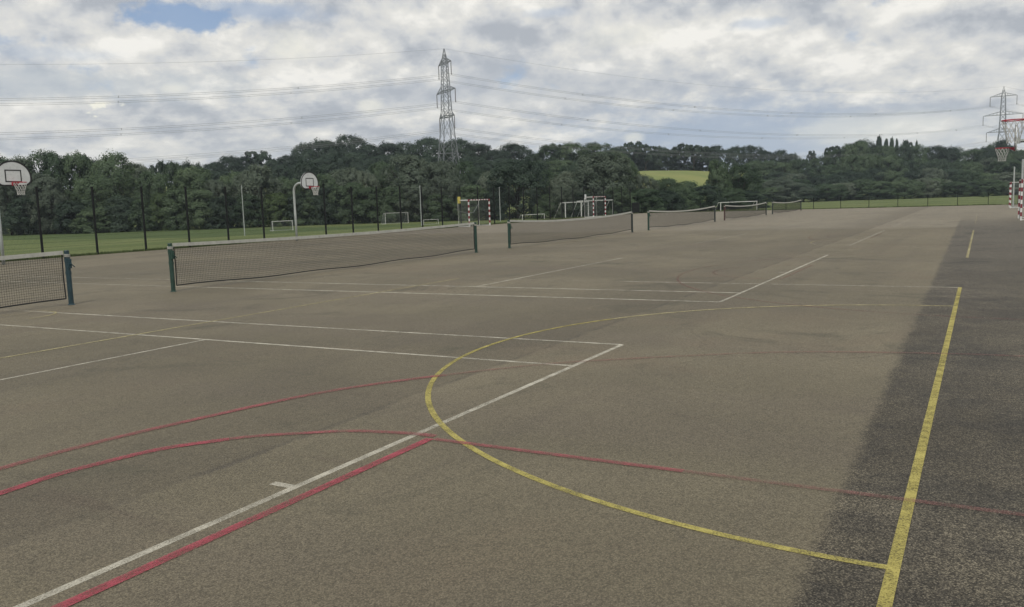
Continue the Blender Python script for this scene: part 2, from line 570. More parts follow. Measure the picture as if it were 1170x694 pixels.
    mul = t.math('MULTIPLY', t.math('MULTIPLY', stone, stone2), t.map(agg, 0, 1, 1.08, 0.74, smooth=False))
    mul = t.math('MULTIPLY', mul, t.map(g2, 0.25, 0.75, 0.84, 1.16, smooth=False))
    mul = t.math('POWER', mul, t.map(strip, 0, 1, 1.0, 2.4, smooth=False))
    sv_ = t.vmath('SCALE', base)
    t.l.new(mul, sv_.node.inputs['Scale'])
    base = sv_
    hgt = t.math('ADD', t.math('MULTIPLY', agg, -0.6), t.math('MULTIPLY', n_hi, 0.4))
    bp = t.node('ShaderNodeBump', {'Strength': 0.55, 'Distance': 0.006, 'Height': hgt})
    b = t.node('ShaderNodeBsdfPrincipled', {'Base Color': base, 'Roughness': 0.72, 'Normal': bp.outputs[0]})
    b.inputs['Specular IOR Level'].default_value = 0.30
    t.l.new(b.outputs[0], out.inputs[0])
    return m


cm = MB()
x0, x1, y0, y1 = COURT
cm.box(x0, x1, y0, y1, -0.11, 0.0)
court = cm.build('playground_court', asphalt_mat())
court['kind'] = 'structure'


def line_mat(name, col, lo, hi, grain=0.5):
    """worn road paint: the tarmac shows through where it has rubbed away"""
    m, t, out = new_mat(name)
    tcx = t.node('ShaderNodeTexCoord').outputs['Object']
    n1 = t.noise(tcx, 0.7, 5, 0.6)
    n2 = t.noise(tcx, 95.0, 4, 0.75)
    n3 = t.noise(tcx, 6.0, 5, 0.65)
    s = t.math('ADD', t.math('MULTIPLY', n1, 0.20), t.math('ADD', t.math('MULTIPLY', n2, 0.55), t.math('MULTIPLY', n3, 0.25)))
    a = t.map(s, lo, hi)
    c = t.mix(t.map(n3, 0.35, 0.7), tuple(q * 0.8 for q in col), col)
    b = t.node('ShaderNodeBsdfPrincipled', {'Base Color': c, 'Roughness': 0.75})
    b.inputs['Specular IOR Level'].default_value = 0.2
    tr = t.node('ShaderNodeBsdfTransparent')
    mx = t.node('ShaderNodeMixShader', {0: a, 1: tr.outputs[0], 2: b.outputs[0]})
    t.l.new(mx.outputs[0], out.inputs[0])
    return m


LM = {
    'white': line_mat('line_white', (0.50, 0.475, 0.395), 0.33, 0.58),
    'white_worn': line_mat('line_white_worn', (0.48, 0.45, 0.37), 0.32, 0.64),
    'white_faint': line_mat('line_white_faint', (0.44, 0.405, 0.33), 0.34, 0.78),
    'yellow': line_mat('line_yellow', (0.43, 0.375, 0.115), 0.32, 0.58),
    'yellow_worn': line_mat('line_yellow_worn', (0.46, 0.41, 0.22), 0.32, 0.64),
    'yellow_faint': line_mat('line_yellow_faint', (0.44, 0.39, 0.27), 0.34, 0.76),
    'red': line_mat('line_red', (0.37, 0.075, 0.100), 0.33, 0.62),
    'red_worn': line_mat('line_red_worn', (0.33, 0.095, 0.105), 0.33, 0.68),
    'red_faint': line_mat('line_red_faint', (0.27, 0.120, 0.110), 0.36, 0.80),
}
LMB = {k: MB() for k in LM}
LZ = {k: 0.0008 * (1 + i) for i, k in enumerate(LM)}


LCOUNT = {k: 0 for k in LM}


def lz(k):
    LCOUNT[k] += 1
    return LZ[k] + 0.00007 * (LCOUNT[k] % 11)


def seg(k, xa, ya, xb, yb, wd=0.05):
    d = Vector((xb - xa, yb - ya))
    n = Vector((-d.y, d.x)).normalized() * wd / 2
    z = lz(k)
    nseg = max(1, int(d.length / 2.0))
    b = LMB[k]
    for i in range(nseg):
        p, q = i / nseg, (i + 1) / nseg
        a0 = Vector((xa, ya)) + d * p
        a1 = Vector((xa, ya)) + d * q
        b.quad_verts([(a0.x - n.x, a0.y - n.y, z), (a1.x - n.x, a1.y - n.y, z), (a1.x + n.x, a1.y + n.y, z), (a0.x + n.x, a0.y + n.y, z)], [(0, 1, 2, 3)])


def arc(k, cx_, cy_, r, a0, a1, wd=0.05, n=64, wobble=0.0):
    z = lz(k)
    vs_ = []
    for i in range(n + 1):
        a = R_(a0 + (a1 - a0) * i / n)
        rr = r + wobble * math.sin(a * 7.3) + wobble * 0.6 * math.sin(a * 17.1 + 1)
        vs_.append((cx_ + (rr - wd / 2) * math.cos(a), cy_ + (rr - wd / 2) * math.sin(a), z))
        vs_.append((cx_ + (rr + wd / 2) * math.cos(a), cy_ + (rr + wd / 2) * math.sin(a), z))
    LMB[k].quad_verts(vs_, [(2 * i, 2 * i + 1, 2 * i + 3, 2 * i + 2) for i in range(n)])


YN = 15.579                 # net line
NETW, GAP = 12.842, 2.4076
N0 = 10.1915 - NETW         # left post of the first net
MARG = (NETW - 10.97) / 2
net_x = [(N0 + i * (NETW + GAP), N0 + i * (NETW + GAP) + NETW) for i in range(6)]
for i, (xa, xb) in enumerate(net_x):
    da, db = xa + MARG, xb - MARG
    sa, sb = da + 1.37, db - 1.37
    near = i < 2
    k = ('white', 'white', 'white_worn', 'white_worn', 'white_faint', 'white_faint')[i]
    ww = 0.052 if i == 0 else 0.068
    for sgn in (-1, 1):
        kk = k if sgn < 0 else 'white_faint'
        yb_ = YN + sgn * 11.885
        seg(kk, da, yb_, db, yb_, 0.056)
        left_k = kk if near and sgn < 0 else 'white_worn' if near else 'white_faint'
        right_k = kk if i == 0 and sgn < 0 else 'white_faint'
        for x_, q in ((da, left_k), (sa, left_k), (sb, right_k), (db, right_k)):
            if i == 0 and sgn < 0:
                q = 'white'
            seg(q, x_, YN, x_, yb_, ww)
        seg(kk, sa, YN + sgn * 6.40, sb, YN + sgn * 6.40)
        seg('white' if i == 0 and sgn < 0 else 'white_faint', (xa + xb) / 2, YN, (xa + xb) / 2, YN + sgn * 6.40)
        seg(kk, (xa + xb) / 2, yb_ + 0.0, (xa + xb) / 2, yb_ - sgn * 0.19, 0.06)
# netball courts, 15.25 m wide, goal line at Y = 0.3
for i, xa in enumerate((1.24, 23.51, 45.80)):
    xb = xa + 15.25
    ky = ('yellow', 'yellow_worn', 'yellow_faint')[i]
    kf = ('yellow_worn', 'yellow_faint', 'yellow_faint')[i]
    seg(ky, xa, 0.31, xb, 0.31, 0.058)
    if i == 0:
        arc('yellow', 8.93, 0.31, 4.89, 100, 180, 0.052, 70)
        arc('yellow', 8.93, 0.31, 4.89, 62, 100, 0.055, 30)
        arc('yellow_worn', 8.93, 0.31, 4.89, 0, 62, 0.066, 50)
        seg('white_worn', xb, 0.31, xb, 6.5, 0.075)
        seg('white_faint', xb, 6.5, xb, 30.8, 0.06)
        seg('white_faint', xa, 0.31, xa, 30.8)
        seg('yellow_worn', xa - 1.3, 10.6, xb, 10.6, 0.06)
        seg('yellow_faint', xa, 20.6, xb, 20.6)
        arc('yellow_faint', (xa + xb) / 2, 15.55, 0.45, 0, 360, 0.05, 32)
    else:
        arc('yellow_faint' if i > 1 else 'yellow_worn', (xa + xb) / 2, 0.31, 4.89, 70, 100, 0.05, 24)
        arc('yellow_faint', (xa + xb) / 2, 0.31, 4.89, 0, 180, 0.05, 90)
        seg('yellow_faint', xa, 10.6, xb, 10.6)
        seg('yellow_faint', xa, 0.31, xa, 30.8)
        seg('yellow_faint', xb, 0.31, xb, 30.8)
# small pale arc beside the first net post
arc('yellow_worn', 8.6, 15.0, 0.75, -95, 20, 0.05, 24)
# basketball key, free throw circle and long arc of the nearest red court
seg('red', 1.4, 3.52, 5.0, 3.52, 0.072)
seg('red_worn', 5.0, 3.48, 5.0, 1.6, 0.06)
seg('red_faint', 5.0, 1.6, 5.0, -2.2, 0.056)
arc('red', 3.2, 3.52, 1.86, 50, 180, 0.085, 60, 0.012)
arc('red_worn', 3.2, 3.52, 1.86, 0, 50, 0.07, 30, 0.012)
arc('red_worn', 3.2, -0.72, 6.62, 55, 120, 0.085, 60, 0.03)
arc('red_faint', 3.2, -0.72, 6.62, 2, 55, 0.07, 60, 0.03)
for bx_ in (19.2, 35.0):
    seg('red_faint', bx_ - 1.8, 3.52, bx_ + 1.8, 3.52)
    arc('red_faint', bx_, -0.72, 6.62, 0, 180, 0.05, 90)
    arc('red_faint', bx_, 3.52, 1.8, 0, 180, 0.05, 60)
for k, b in LMB.items():
    nm = k.split('_')[0] + '_painted_lines'
    o = b.build(nm, LM[k], court)

# ------------------------------------------------------------------ pylons and cables
def lattice_pylon(label, base, height, arm_dir):
    """four tapering legs, cross bracing, three cross-arms with hanging insulators; arm axis = local X"""
    rz = math.atan2(arm_dir[1], arm_dir[0])
    root = thing('electricity_pylon', label, 'pylon', base, rz, 'electricity pylons')
    H = height
    z_arm = (H - 5.6, H - 16.6, H - 26.6)
    arm_w = (7.0, 10.4, 8.4)

    def hw(z):              # half width of the body at height z
        pts = ((0, 4.3), (H - 27, 1.75), (H - 5.6, 1.05), (H, 0.10))
        for (za, wa), (zb, wb) in zip(pts, pts[1:]):
            if z <= zb:
                return wa + (wb - wa) * (z - za) / (zb - za)
        return 0.1
    sgn = ((-1, -1), (1, -1), (1, 1), (-1, 1))
    for sx, sy in sgn:
        m = MB()
        zs = [0, 6, 12, 18, H - 27, H - 20, H - 12, H - 5.6, H]
        m.tube([(sx * hw(z), sy * hw(z), z) for z in zs], [0.20, 0.20, 0.19, 0.18, 0.17, 0.16, 0.15, 0.14, 0.10], 4)
        m.build('leg', MAT['steel'], root)
    m = MB()
    lv = [0.0, 8.5, 15.5, 21.0]
    z = H - 27.0
    lv = [q for q in lv if q < z - 2] + [z]
    while z < H - 6:
        z += max(1.9, 2.2 * hw(z))
        lv.append(min(z, H - 5.6))
    lv.append(H - 2.4)
    for a, b in zip(lv, lv[1:]):
        wa, wb = hw(a), hw(b)
        for k in range(4):
            p, q = sgn[k], sgn[(k + 1) % 4]
            m.tube([(p[0] * wa, p[1] * wa, a), (q[0] * wb, q[1] * wb, b)], 0.085, 3)
            m.tube([(q[0] * wa, q[1] * wa, a), (p[0] * wb, p[1] * wb, b)], 0.085, 3)
            if b in (15.5, H - 27.0) or b > H - 7:
                m.tube([(p[0] * wb, p[1] * wb, b), (q[0] * wb, q[1] * wb, b)], 0.09, 3)
    m.build('bracing', MAT['steel'], root)
    tips = []
    for za, aw in zip(z_arm, arm_w):
        m = MB()
        b = hw(za)
        for s in (-1, 1):
            tip = Vector((s * aw, 0, za - 0.1))
            for sy in (-1, 1):
                m.tube([(s * b, sy * b, za), tip], 0.15, 4)
                zt = za + 1.9
                bt = hw(zt)
                m.tube([(s * bt, sy * bt, zt), tip], 0.12, 4)
                for f in (0.22, 0.45, 0.68):
                    lo = Vector((s * b, sy * b, za)).lerp(tip, f)
                    hi = Vector((s * bt, sy * bt, zt)).lerp(tip, f * 0.85)
                    m.tube([lo, hi], 0.06, 3)
            m.tube([(s * b, -b, za), (s * b, b, za)], 0.10, 3)
            for f0, f1 in ((0, .25), (.25, .5), (.5, .75)):
                a_ = Vector((s * b, -b, za)).lerp(tip, f0)
                b_ = Vector((s * b, b, za)).lerp(tip, f1)
                m.tube([a_, b_], 0.06, 3)
            tips.append((s, za, aw))
        m.tube([(-b, -b, za), (b, -b, za)], 0.1, 3)
        m.tube([(-b, b, za), (b, b, za)], 0.1, 3)
        m.build('crossarm', MAT['steel'], root)
    for s, za, aw in tips:
        m = MB()
        n = 14
        pts, rr = [], []
        for i in range(n + 1):
            pts.append((s * aw, 0, za - 0.15 - 5.2 * i / n))
            rr.append(0.20 if i % 2 else 0.12)
        m.tube(pts, rr, 6)
        m.tube([(s * aw - 0.35, 0, za - 5.4), (s * aw + 0.35, 0, za - 5.4)], 0.12, 4)
        m.build('insulator', MAT['insul'], root)
    ca, sa = math.cos(rz), math.sin(rz)

    def w_(x, z):
        return Vector((base[0] + ca * x, base[1] + sa * x, base[2] + z))
    return {'top': w_(0, H), 'att': [[w_(s * aw, za - 5.45) for s in (-1, 1)] for za, aw in zip(z_arm, arm_w)]}


RH = Vector((math.cos(YAW), -math.sin(YAW), 0))       # horizontal right / forward of the view heading
FH = Vector((math.sin(YAW), math.cos(YAW), 0))


def hpos(u, d):
    p = at_depth(u, horizon(u), d)
    return Vector((p.x, p.y, 0))


pA = hpos(514.5, 345)
pB = hpos(1143, 512)
zA, zB = terrain(pA.x, pA.y), terrain(pB.x, pB.y)
topA = EYE.z + (horizon(514.5) - 60) * 345 / FP
topB = EYE.z + (horizon(1143) - 101) * 512 / FP
adirA = (RH * 0.42 - FH * 0.907).normalized()
adirB = (RH * 0.80 - FH * 0.60).normalized()
PA = lattice_pylon('tall grey lattice pylon rising above the trees left of centre', (pA.x, pA.y, zA - 0.3), topA - zA, adirA)
PB = lattice_pylon('smaller distant lattice pylon seen behind the basketball rims at right', (pB.x, pB.y, zB - 0.3), topB - zB, adirB)
pl_dir = (RH * -0.909 - FH * 0.417).normalized()
pC = pA + pl_dir * 360
pR = pB + (pB - pA).normalized() * 340


def cable(name_lbl, a, b, sag, bundle=True, rad=0.026):
    m = MB()
    n = 40
    side = (b - a).cross(Vector((0, 0, 1))).normalized()
    offs = [(0, 0)] if not bundle else [(-0.28, 0.28), (0.28, 0.28), (-0.28, -0.28), (0.28, -0.28)]
    for ox, oz in offs:
        pts = []
        for i in range(n + 1):
            t = i / n
            p = a.lerp(b, t) + side * ox
            pts.append((p.x, p.y, p.z + oz - 4 * sag * t * (1 - t)))
        m.tube(pts, rad, 4, cap=False)
    if bundle:
        for j in range(1, 6):
            t = j / 6
            p = a.lerp(b, t)
            z = p.z - 4 * sag * t * (1 - t)
            q = [(p + side * ox) for ox, _ in offs]
            m.tube([(q[0].x, q[0].y, z + .28), (q[3].x, q[3].y, z - .28)], 0.09, 3)
            m.tube([(q[1].x, q[1].y, z + .28), (q[2].x, q[2].y, z - .28)], 0.09, 3)
    o = m.build('power_line', MAT['cable'])
    o['label'] = name_lbl
    o['category'] = 'power line'
    o['group'] = 'overhead power lines'
    return o


lev = ('upper', 'middle', 'lower')
cable('single thin earth wire from the tall pylon tip to the left', PA['top'], pC + Vector((0, 0, PA['top'].z - 7)), 9.0, False, 0.034)
cable('single thin earth wire strung between both pylon tips', PA['top'], PB['top'], 9.3, False, 0.034)
cable('single thin earth wire leaving the small pylon tip rightwards', PB['top'], pR + Vector((0, 0, PB['top'].z)), 9.0, False, 0.05)
for i in range(3):
    for j, sd in enumerate(('far', 'near')):
        a = PA['att'][i][j]
        b = PB['att'][i][j]
        off = a - PA['top']
        cable(f'{lev[i]} bundled cable leaving the tall pylon leftwards from its {sd} side arm', a, pC + Vector((off.x, off.y, a.z - 7)), 10.0)
        cable(f'{lev[i]} bundled cable between the two pylons on their {sd} side arms', a, b, 10.0)
        off = b - PB['top']
        cable(f'{lev[i]} bundled cable leaving the small pylon rightwards from its {sd} side arm', b, pR + Vector((off.x, off.y, b.z)), 9.5)

# ------------------------------------------------------------------ trees
def crown_mesh(name, mat, shape, nlobe, ncl, per, leaf, zlo, seed, rl=(0.17, 0.27), gap=0.0):
    """leaf faces in clumps over overlapping rounded boughs; the crown is one unit high and one unit wide"""
    g = np.random.default_rng(seed)
    zc, hz_ = (zlo + 1) / 2, (1 - zlo) / 2
    lobes = []
    for i in range(nlobe):
        u = (i + g.uniform(0.1, 0.9)) / nlobe
        if shape == 'bush':
            t = u * 0.95
            pr = 0.5 * math.sqrt(max(0, 1 - t * t))
        elif shape == 'column':
            t = u
            pr = 0.5 * min(1, 0.45 + 1.6 * t) * math.sqrt(max(0, 1 - t ** 3))
        elif shape == 'flat':
            t = u
            pr = 0.5 * math.sqrt(max(0, 1 - (2 * t - 0.85) ** 2 / 1.4))
        else:
            t = u
            q = 2 * t - 1
            pr = 0.5 * max(0, 1 - abs(q) ** (2.0 if q > 0 else 2.8)) ** 0.5
        r = g.uniform(*rl)
        rz = r * (0.9 if shape != 'column' else 0.5)
        z = zlo + (1 - zlo) * t
        z = min(z, 1.0 - rz * 0.95)
        z = max(z, zlo + rz * 0.35)
        a = i * 2.399963 + g.uniform(-0.6, 0.6)
        rad = max(0.0, pr - r * 0.85) * g.uniform(0.8, 1.1)
        lobes.append((rad * math.cos(a), rad * math.sin(a), z, r, rz, g.uniform(0, 1)))
    cs = []
    for li, (lx, ly, lz_, lr, lrz, lt) in enumerate(lobes):
        for k in range(ncl):
            d = g.normal(size=3)
            d /= np.linalg.norm(d)
            if d[2] < -0.55:
                d[2] = -d[2]
            p = np.array([lx, ly, lz_]) + d * np.array([lr, lr, lrz]) * g.uniform(0.82, 1.03)
            inside = False
            for lj, (mx, my, mz, mr, mrz, _) in enumerate(lobes):
                if lj != li and ((p[0] - mx) / mr) ** 2 + ((p[1] - my) / mr) ** 2 + ((p[2] - mz) / mrz) ** 2 < 0.6:
                    inside = True
                    break
            if inside and g.random() < 0.8:
                continue
            if g.random() < gap:
                continue
            cs.append((p[0], p[1], p[2], d, lr * g.uniform(0.26, 0.42), min(1, max(0, lt * 0.55 + g.uniform(0, 0.45)))))
    V, A = [], []
    for (x, y, z, dl, cr_, tint) in cs:
        n = int(per * g.uniform(0.7, 1.3))
        d = g.normal(size=(n, 3)) + dl * 0.9
        d /= np.linalg.norm(d, axis=1)[:, None]
        rad = cr_ * g.uniform(0.3, 1.15, n)[:, None]
        p = np.array([x, y, z]) + d * rad
        nrm = d * 0.8 + dl * 0.9 + np.array([0, 0, 0.35]) + g.normal(scale=0.42, size=(n, 3))
        nrm /= np.linalg.norm(nrm, axis=1)[:, None]
        t1 = np.cross(nrm, g.normal(size=(n, 3)))
        t1 /= np.linalg.norm(t1, axis=1)[:, None]
        t2 = np.cross(nrm, t1)
        sz = leaf * g.uniform(0.55, 1.35, n)[:, None]
        q = np.stack([p - t1 * sz - t2 * sz * .55, p + t1 * sz * .3 - t2 * sz * .8, p + t1 * sz + t2 * sz * .5, p - t1 * sz * .3 + t2 * sz * .8], 1)
        V.append(q.reshape(-1, 3))
        A.append(np.clip(tint + g.normal(scale=0.12, size=n), 0, 1))
    V = np.concatenate(V)
    A = np.concatenate(A)
    V[:, 2] = np.maximum(V[:, 2], 0.004)
    V[:, 2] /= np.percentile(V[:, 2], 99.7)
    nq = len(V) // 4
    me = bpy.data.meshes.new(name)
    me.vertices.add(len(V))
    me.vertices.foreach_set('co', V.astype(np.float32).ravel())
    me.loops.add(nq * 4)
    me.loops.foreach_set('vertex_index', np.arange(nq * 4, dtype=np.int32))
    me.polygons.add(nq)
    me.polygons.foreach_set('loop_start', np.arange(0, nq * 4, 4, dtype=np.int32))
    at = me.attributes.new('clump', 'FLOAT', 'FACE')
    at.data.foreach_set('value', A.astype(np.float32))
    me.materials.append(mat)
    me.update(calc_edges=True)
    return me, cs


def trunk_mesh(name, mat, cs, zlo, rad, seed, top=0.85):
    g = random.Random(seed)
    m = MB()
    pts = [(0, 0, -0.03)]
    rr = [rad * 1.35]
    for i in range(1, 8):
        t = i / 7
        pts.append((g.uniform(-1, 1) * 0.015 * t * 3, g.uniform(-1, 1) * 0.015 * t * 3, top * t))
        rr.append(rad * (1 - 0.85 * t))
    m.tube(pts, rr, 7)
    for c in g.sample(cs, min(len(cs), 16)):
        z0 = max(zlo * 0.7, 0.1) + g.random() * max(0.02, (c[2] - zlo) * 0.5)
        z0 = min(z0, c[2] - 0.03)
        k = min(z0 / top, 1)
        b = Vector((0, 0, z0))
        e = Vector((c[0] * 0.95, c[1] * 0.95, c[2]))
        mid = b.lerp(e, 0.5) + Vector((0, 0, 0.03))
        r0 = rad * (1 - 0.8 * k) * 0.55
        m.tube([b, mid, e], [r0, r0 * 0.6, r0 * 0.25], 5)
    return m.mesh(name, mat, True)


PROTO = {}


def proto(kind, lm, shape, zlo, nl, ncl, per, leaf, rad, bark='bark', n=3, **kw):
    PROTO[kind] = []
    for i in range(n):
        sd = len(PROTO) * 131 + i * 17
        cm_, cs = crown_mesh('crown', LEAF[lm], shape, nl + (i % 2) * 2, ncl, per, leaf, zlo, sd, **kw)
        tm = trunk_mesh('trunk', MAT[bark], cs, zlo, rad, sd)
        PROTO[kind].append((cm_, tm))


proto('grey', 'grey', 'round', 0.05, 11, 34, 70, 0.0135, 0.030, n=3, rl=(0.18, 0.29))
proto('mid', 'mid', 'round', 0.05, 9, 34, 70, 0.014, 0.028, n=4, rl=(0.20, 0.31))
proto('dark', 'dark', 'round', 0.05, 8, 36, 70, 0.014, 0.028, n=4, rl=(0.22, 0.32))
proto('fresh', 'fresh', 'bush', 0.0, 7, 32, 70, 0.017, 0.02, n=2, rl=(0.22, 0.32))
proto('shrub', 'mid', 'bush', 0.0, 7, 32, 70, 0.017, 0.02, n=3, rl=(0.22, 0.32))
proto('darkshrub', 'dark', 'bush', 0.0, 7, 32, 70, 0.017, 0.02, n=2, rl=(0.22, 0.32))
proto('open', 'dark', 'flat', 0.40, 9, 22, 44, 0.020, 0.024, n=4, rl=(0.13, 0.22), gap=0.2)
proto('poplar', 'dark', 'column', 0.05, 12, 16, 44, 0.042, 0.05, n=2, rl=(0.24, 0.34))
proto('birch', 'mid', 'column', 0.14, 12, 20, 44, 0.022, 0.018, 'bark_pale', n=2, rl=(0.18, 0.28), gap=0.15)

LOOK = {'grey': 'grey-green rounded tree', 'mid': 'mid-green leafy tree', 'dark': 'dark green dense tree', 'fresh': 'fresh green bush',
        'shrub': 'green bushy shrub', 'darkshrub': 'dark green shrub', 'open': 'open-crowned dark tree',
        'poplar': 'narrow upright poplar', 'birch': 'slender pale-trunked tree'}
ONAME = {'grey': 'rounded_tree', 'mid': 'leafy_tree', 'dark': 'dark_tree', 'fresh': 'bush', 'shrub': 'shrub', 'darkshrub': 'shrub',
         'open': 'open_tree', 'poplar': 'poplar_tree', 'birch': 'slender_tree'}
LANDMARK = [(-30, 'left photo edge'), (22, 'left basketball board'), (78, 'nearest net post'), (125, 'gap between nearest nets'),
            (196, 'second net post'), (232, 'bare fence stretch'), (278, 'thin pole on the grass'), (317, 'small netted goal'), (356, 'middle basketball board'),
            (405, 'fence past the middle board'), (452, 'white football goal'), (483, 'second thin pale pole'), (515, 'tall pylon'), (545, 'near striped goal'),
            (571, 'third thin pale pole'), (609, 'low white goal'), (650, 'paired white goals'), (690, 'far striped goal'), (735, 'fence corner'),
            (775, 'yellow-green hill meadow'), (845, 'goal past the nets'), (900, 'farthest tennis net'), (955, 'far grass bank end'), (1013, 'four poplars'),
            (1060, 'far grass bank middle'), (1105, 'yellow line far end'), (1145, 'far basketball rim'), (1200, 'right photo edge')]
TREES = []


def tree(kind, u, vtop, wpx, d, row):
    TREES.append((kind, u, vtop, wpx, d, row))


# --- wood edge beyond the field (left to centre): kind, u, top, width, depth
for k, u, vt, wp, d in [
    ('mid', -32, 180, 60, 215), ('mid', 3, 177, 44, 216), ('grey', 30, 181, 46, 212), ('mid', 64, 173, 50, 214), ('mid', 92, 176, 44, 216), ('dark', 112, 183, 40, 222),
    ('mid', 134, 176, 54, 214), ('grey', 157, 187, 40, 218), ('mid', 178, 196, 40, 210), ('open', 190, 185, 30, 236), ('mid', 206, 186, 28, 234),
    ('dark', 217, 185, 24, 238), ('mid', 224, 192, 46, 214), ('dark', 231, 187, 14, 240), ('grey', 250, 206, 36, 206),
    ('mid', 270, 197, 36, 212), ('grey', 296, 190, 52, 208), ('mid', 326, 203, 36, 214), ('dark', 353, 183, 40, 226), ('mid', 372, 200, 40, 214),
    ('grey', 396, 193, 46, 214), ('grey', 420, 196, 34, 212), ('mid', 438, 186, 34, 224), ('grey', 470, 178, 60, 214), ('grey', 505, 185, 44, 216),
    ('mid', 530, 185, 38, 226), ('dark', 547, 194, 30, 224), ('grey', 562, 196, 36, 212), ('dark', 592, 182, 62, 204), ('mid', 622, 195, 34, 212),
    ('grey', 645, 197, 34, 204), ('dark', 660, 186, 40, 222), ('grey', 690, 176, 66, 206), ('mid', 711, 180, 36, 214), ('grey', 735, 200, 34, 212),
    ('mid', 762, 204, 34, 220), ('shrub', 785, 207, 40, 226), ('birch', 820, 183, 30, 236), ('mid', 845, 188, 44, 250),
]:
    tree(k, u, vt, wp, d, 'at the wood edge')
# --- low bushes in front of it
for k, u, vt, wp, d in [
    ('grey', 12, 205, 40, 202), ('grey', 52, 199, 44, 203), ('grey', 60, 218, 40, 199), ('darkshrub', 28, 226, 44, 199), ('darkshrub', 84, 230, 44, 198), ('shrub', 108, 238, 46, 196),
    ('mid', 112, 202, 50, 204), ('darkshrub', 140, 224, 44, 199), ('fresh', 184, 221, 34, 200), ('shrub', 163, 228, 40, 199), ('shrub', 205, 216, 44, 200),
    ('shrub', 232, 217, 46, 200), ('darkshrub', 256, 224, 40, 199), ('shrub', 284, 222, 40, 201), ('fresh', 316, 221, 40, 204), ('darkshrub', 340, 222, 36, 205), ('shrub', 352, 226, 34, 205), ('darkshrub', 374, 214, 44, 206),
    ('mid', 398, 209, 44, 207), ('shrub', 424, 214, 46, 207), ('shrub', 450, 214, 40, 206), ('grey', 478, 210, 46, 205), ('shrub', 500, 222, 40, 203), ('grey', 519, 203, 36, 206),
    ('shrub', 541, 212, 42, 200), ('darkshrub', 562, 220, 36, 196), ('shrub', 632, 222, 40, 192), ('grey', 642, 212, 30, 190), ('darkshrub', 664, 220, 40, 190), ('shrub', 706, 214, 40, 194), ('darkshrub', 690, 222, 36, 193),
    ('shrub', 735, 216, 46, 198), ('darkshrub', 760, 218, 44, 206), ('shrub', 782, 215, 40, 214), ('darkshrub', 806, 212, 44, 222), ('shrub', 832, 215, 44, 232), ('darkshrub', 856, 218, 44, 246),
]:
    tree(k, u, vt, wp, d, 'low in front of the wood')
# --- dark ridge wood behind
for k, u, vt, wp, d in [
    ('dark', 246, 186, 30, 385), ('dark', 265, 179, 34, 390), ('dark', 281, 180, 30, 395), ('open', 298, 174, 36, 395), ('dark', 317, 184, 30, 392), ('dark', 331, 178, 34, 395),
    ('dark', 352, 165, 34, 398), ('dark', 373, 161, 40, 402), ('dark', 404, 156, 42, 402), ('dark', 388, 166, 34, 408), ('dark', 425, 166, 40, 402), ('dark', 446, 164, 38, 405), ('dark', 468, 164, 34, 405),
    ('dark', 492, 158, 46, 405), ('dark', 524, 160, 44, 405), ('dark', 548, 165, 40, 405), ('dark', 567, 172, 34, 408), ('dark', 590, 165, 42, 405),
    ('dark', 611, 176, 26, 400), ('mid', 632, 166, 40, 392), ('mid', 654, 164, 42, 392), ('mid', 680, 164, 40, 396), ('mid', 700, 172, 30, 400),
    ('dark', 380, 178, 44, 360), ('dark', 410, 176, 44, 362), ('dark', 436, 178, 40, 366), ('dark', 460, 180, 40, 366), ('dark', 488, 178, 44, 372), ('dark', 540, 180, 44, 366), ('dark', 570, 182, 40, 366),
    ('dark', 345, 182, 40, 366), ('dark', 322, 190, 40, 350), ('dark', 610, 186, 40, 350), ('mid', 640, 184, 40, 352), ('dark', 668, 182, 40, 352), ('dark', 250, 196, 44, 340), ('dark', 284, 196, 44, 340),
    ('dark', 708, 168, 26, 492), ('dark', 713, 172, 22, 497), ('open', 724, 163, 24, 494), ('dark', 731, 172, 18, 498), ('open', 738, 166, 26, 490), ('dark', 745, 173, 17, 499), ('dark', 754, 168, 20, 493), ('open', 763, 171, 26, 496), ('dark', 770, 170, 15, 499), ('open', 782, 165, 25, 495), ('open', 793, 167, 24, 491), ('open', 801, 169, 20, 498),
    ('open', 810, 168, 22, 494), ('dark', 819, 167, 22, 492), ('darkshrub', 741, 184, 26, 500), ('darkshrub', 757, 186, 22, 496), ('darkshrub', 774, 187, 20, 499), ('darkshrub', 787, 185, 22, 495), ('darkshrub', 796, 187, 18, 501), ('darkshrub', 805, 185, 24, 500), ('darkshrub', 727, 183, 22, 496), ('dark', 840, 168, 24, 498), ('dark', 858, 167, 24, 498), ('dark', 874, 172, 22, 498), ('dark', 892, 172, 22, 498), ('dark', 905, 176, 20, 500),
]:
    tree(k, u, vt, wp, d, 'on the ridge behind')
# --- wood on the right, in four ranks up its slope
env = [(838, 188), (870, 184), (900, 186), (920, 183), (940, 179), (955, 172), (980, 162), (1000, 166), (1030, 166), (1060, 167), (1090, 170), (1120, 169), (1150, 171), (1175, 172), (1240, 174)]


def envv(u):
    for (a, va), (b, vb) in zip(env, env[1:]):
        if a <= u <= b:
            return va + (vb - va) * (u - a) / (b - a)
    return env[0][1] if u < env[0][0] else env[-1][1]


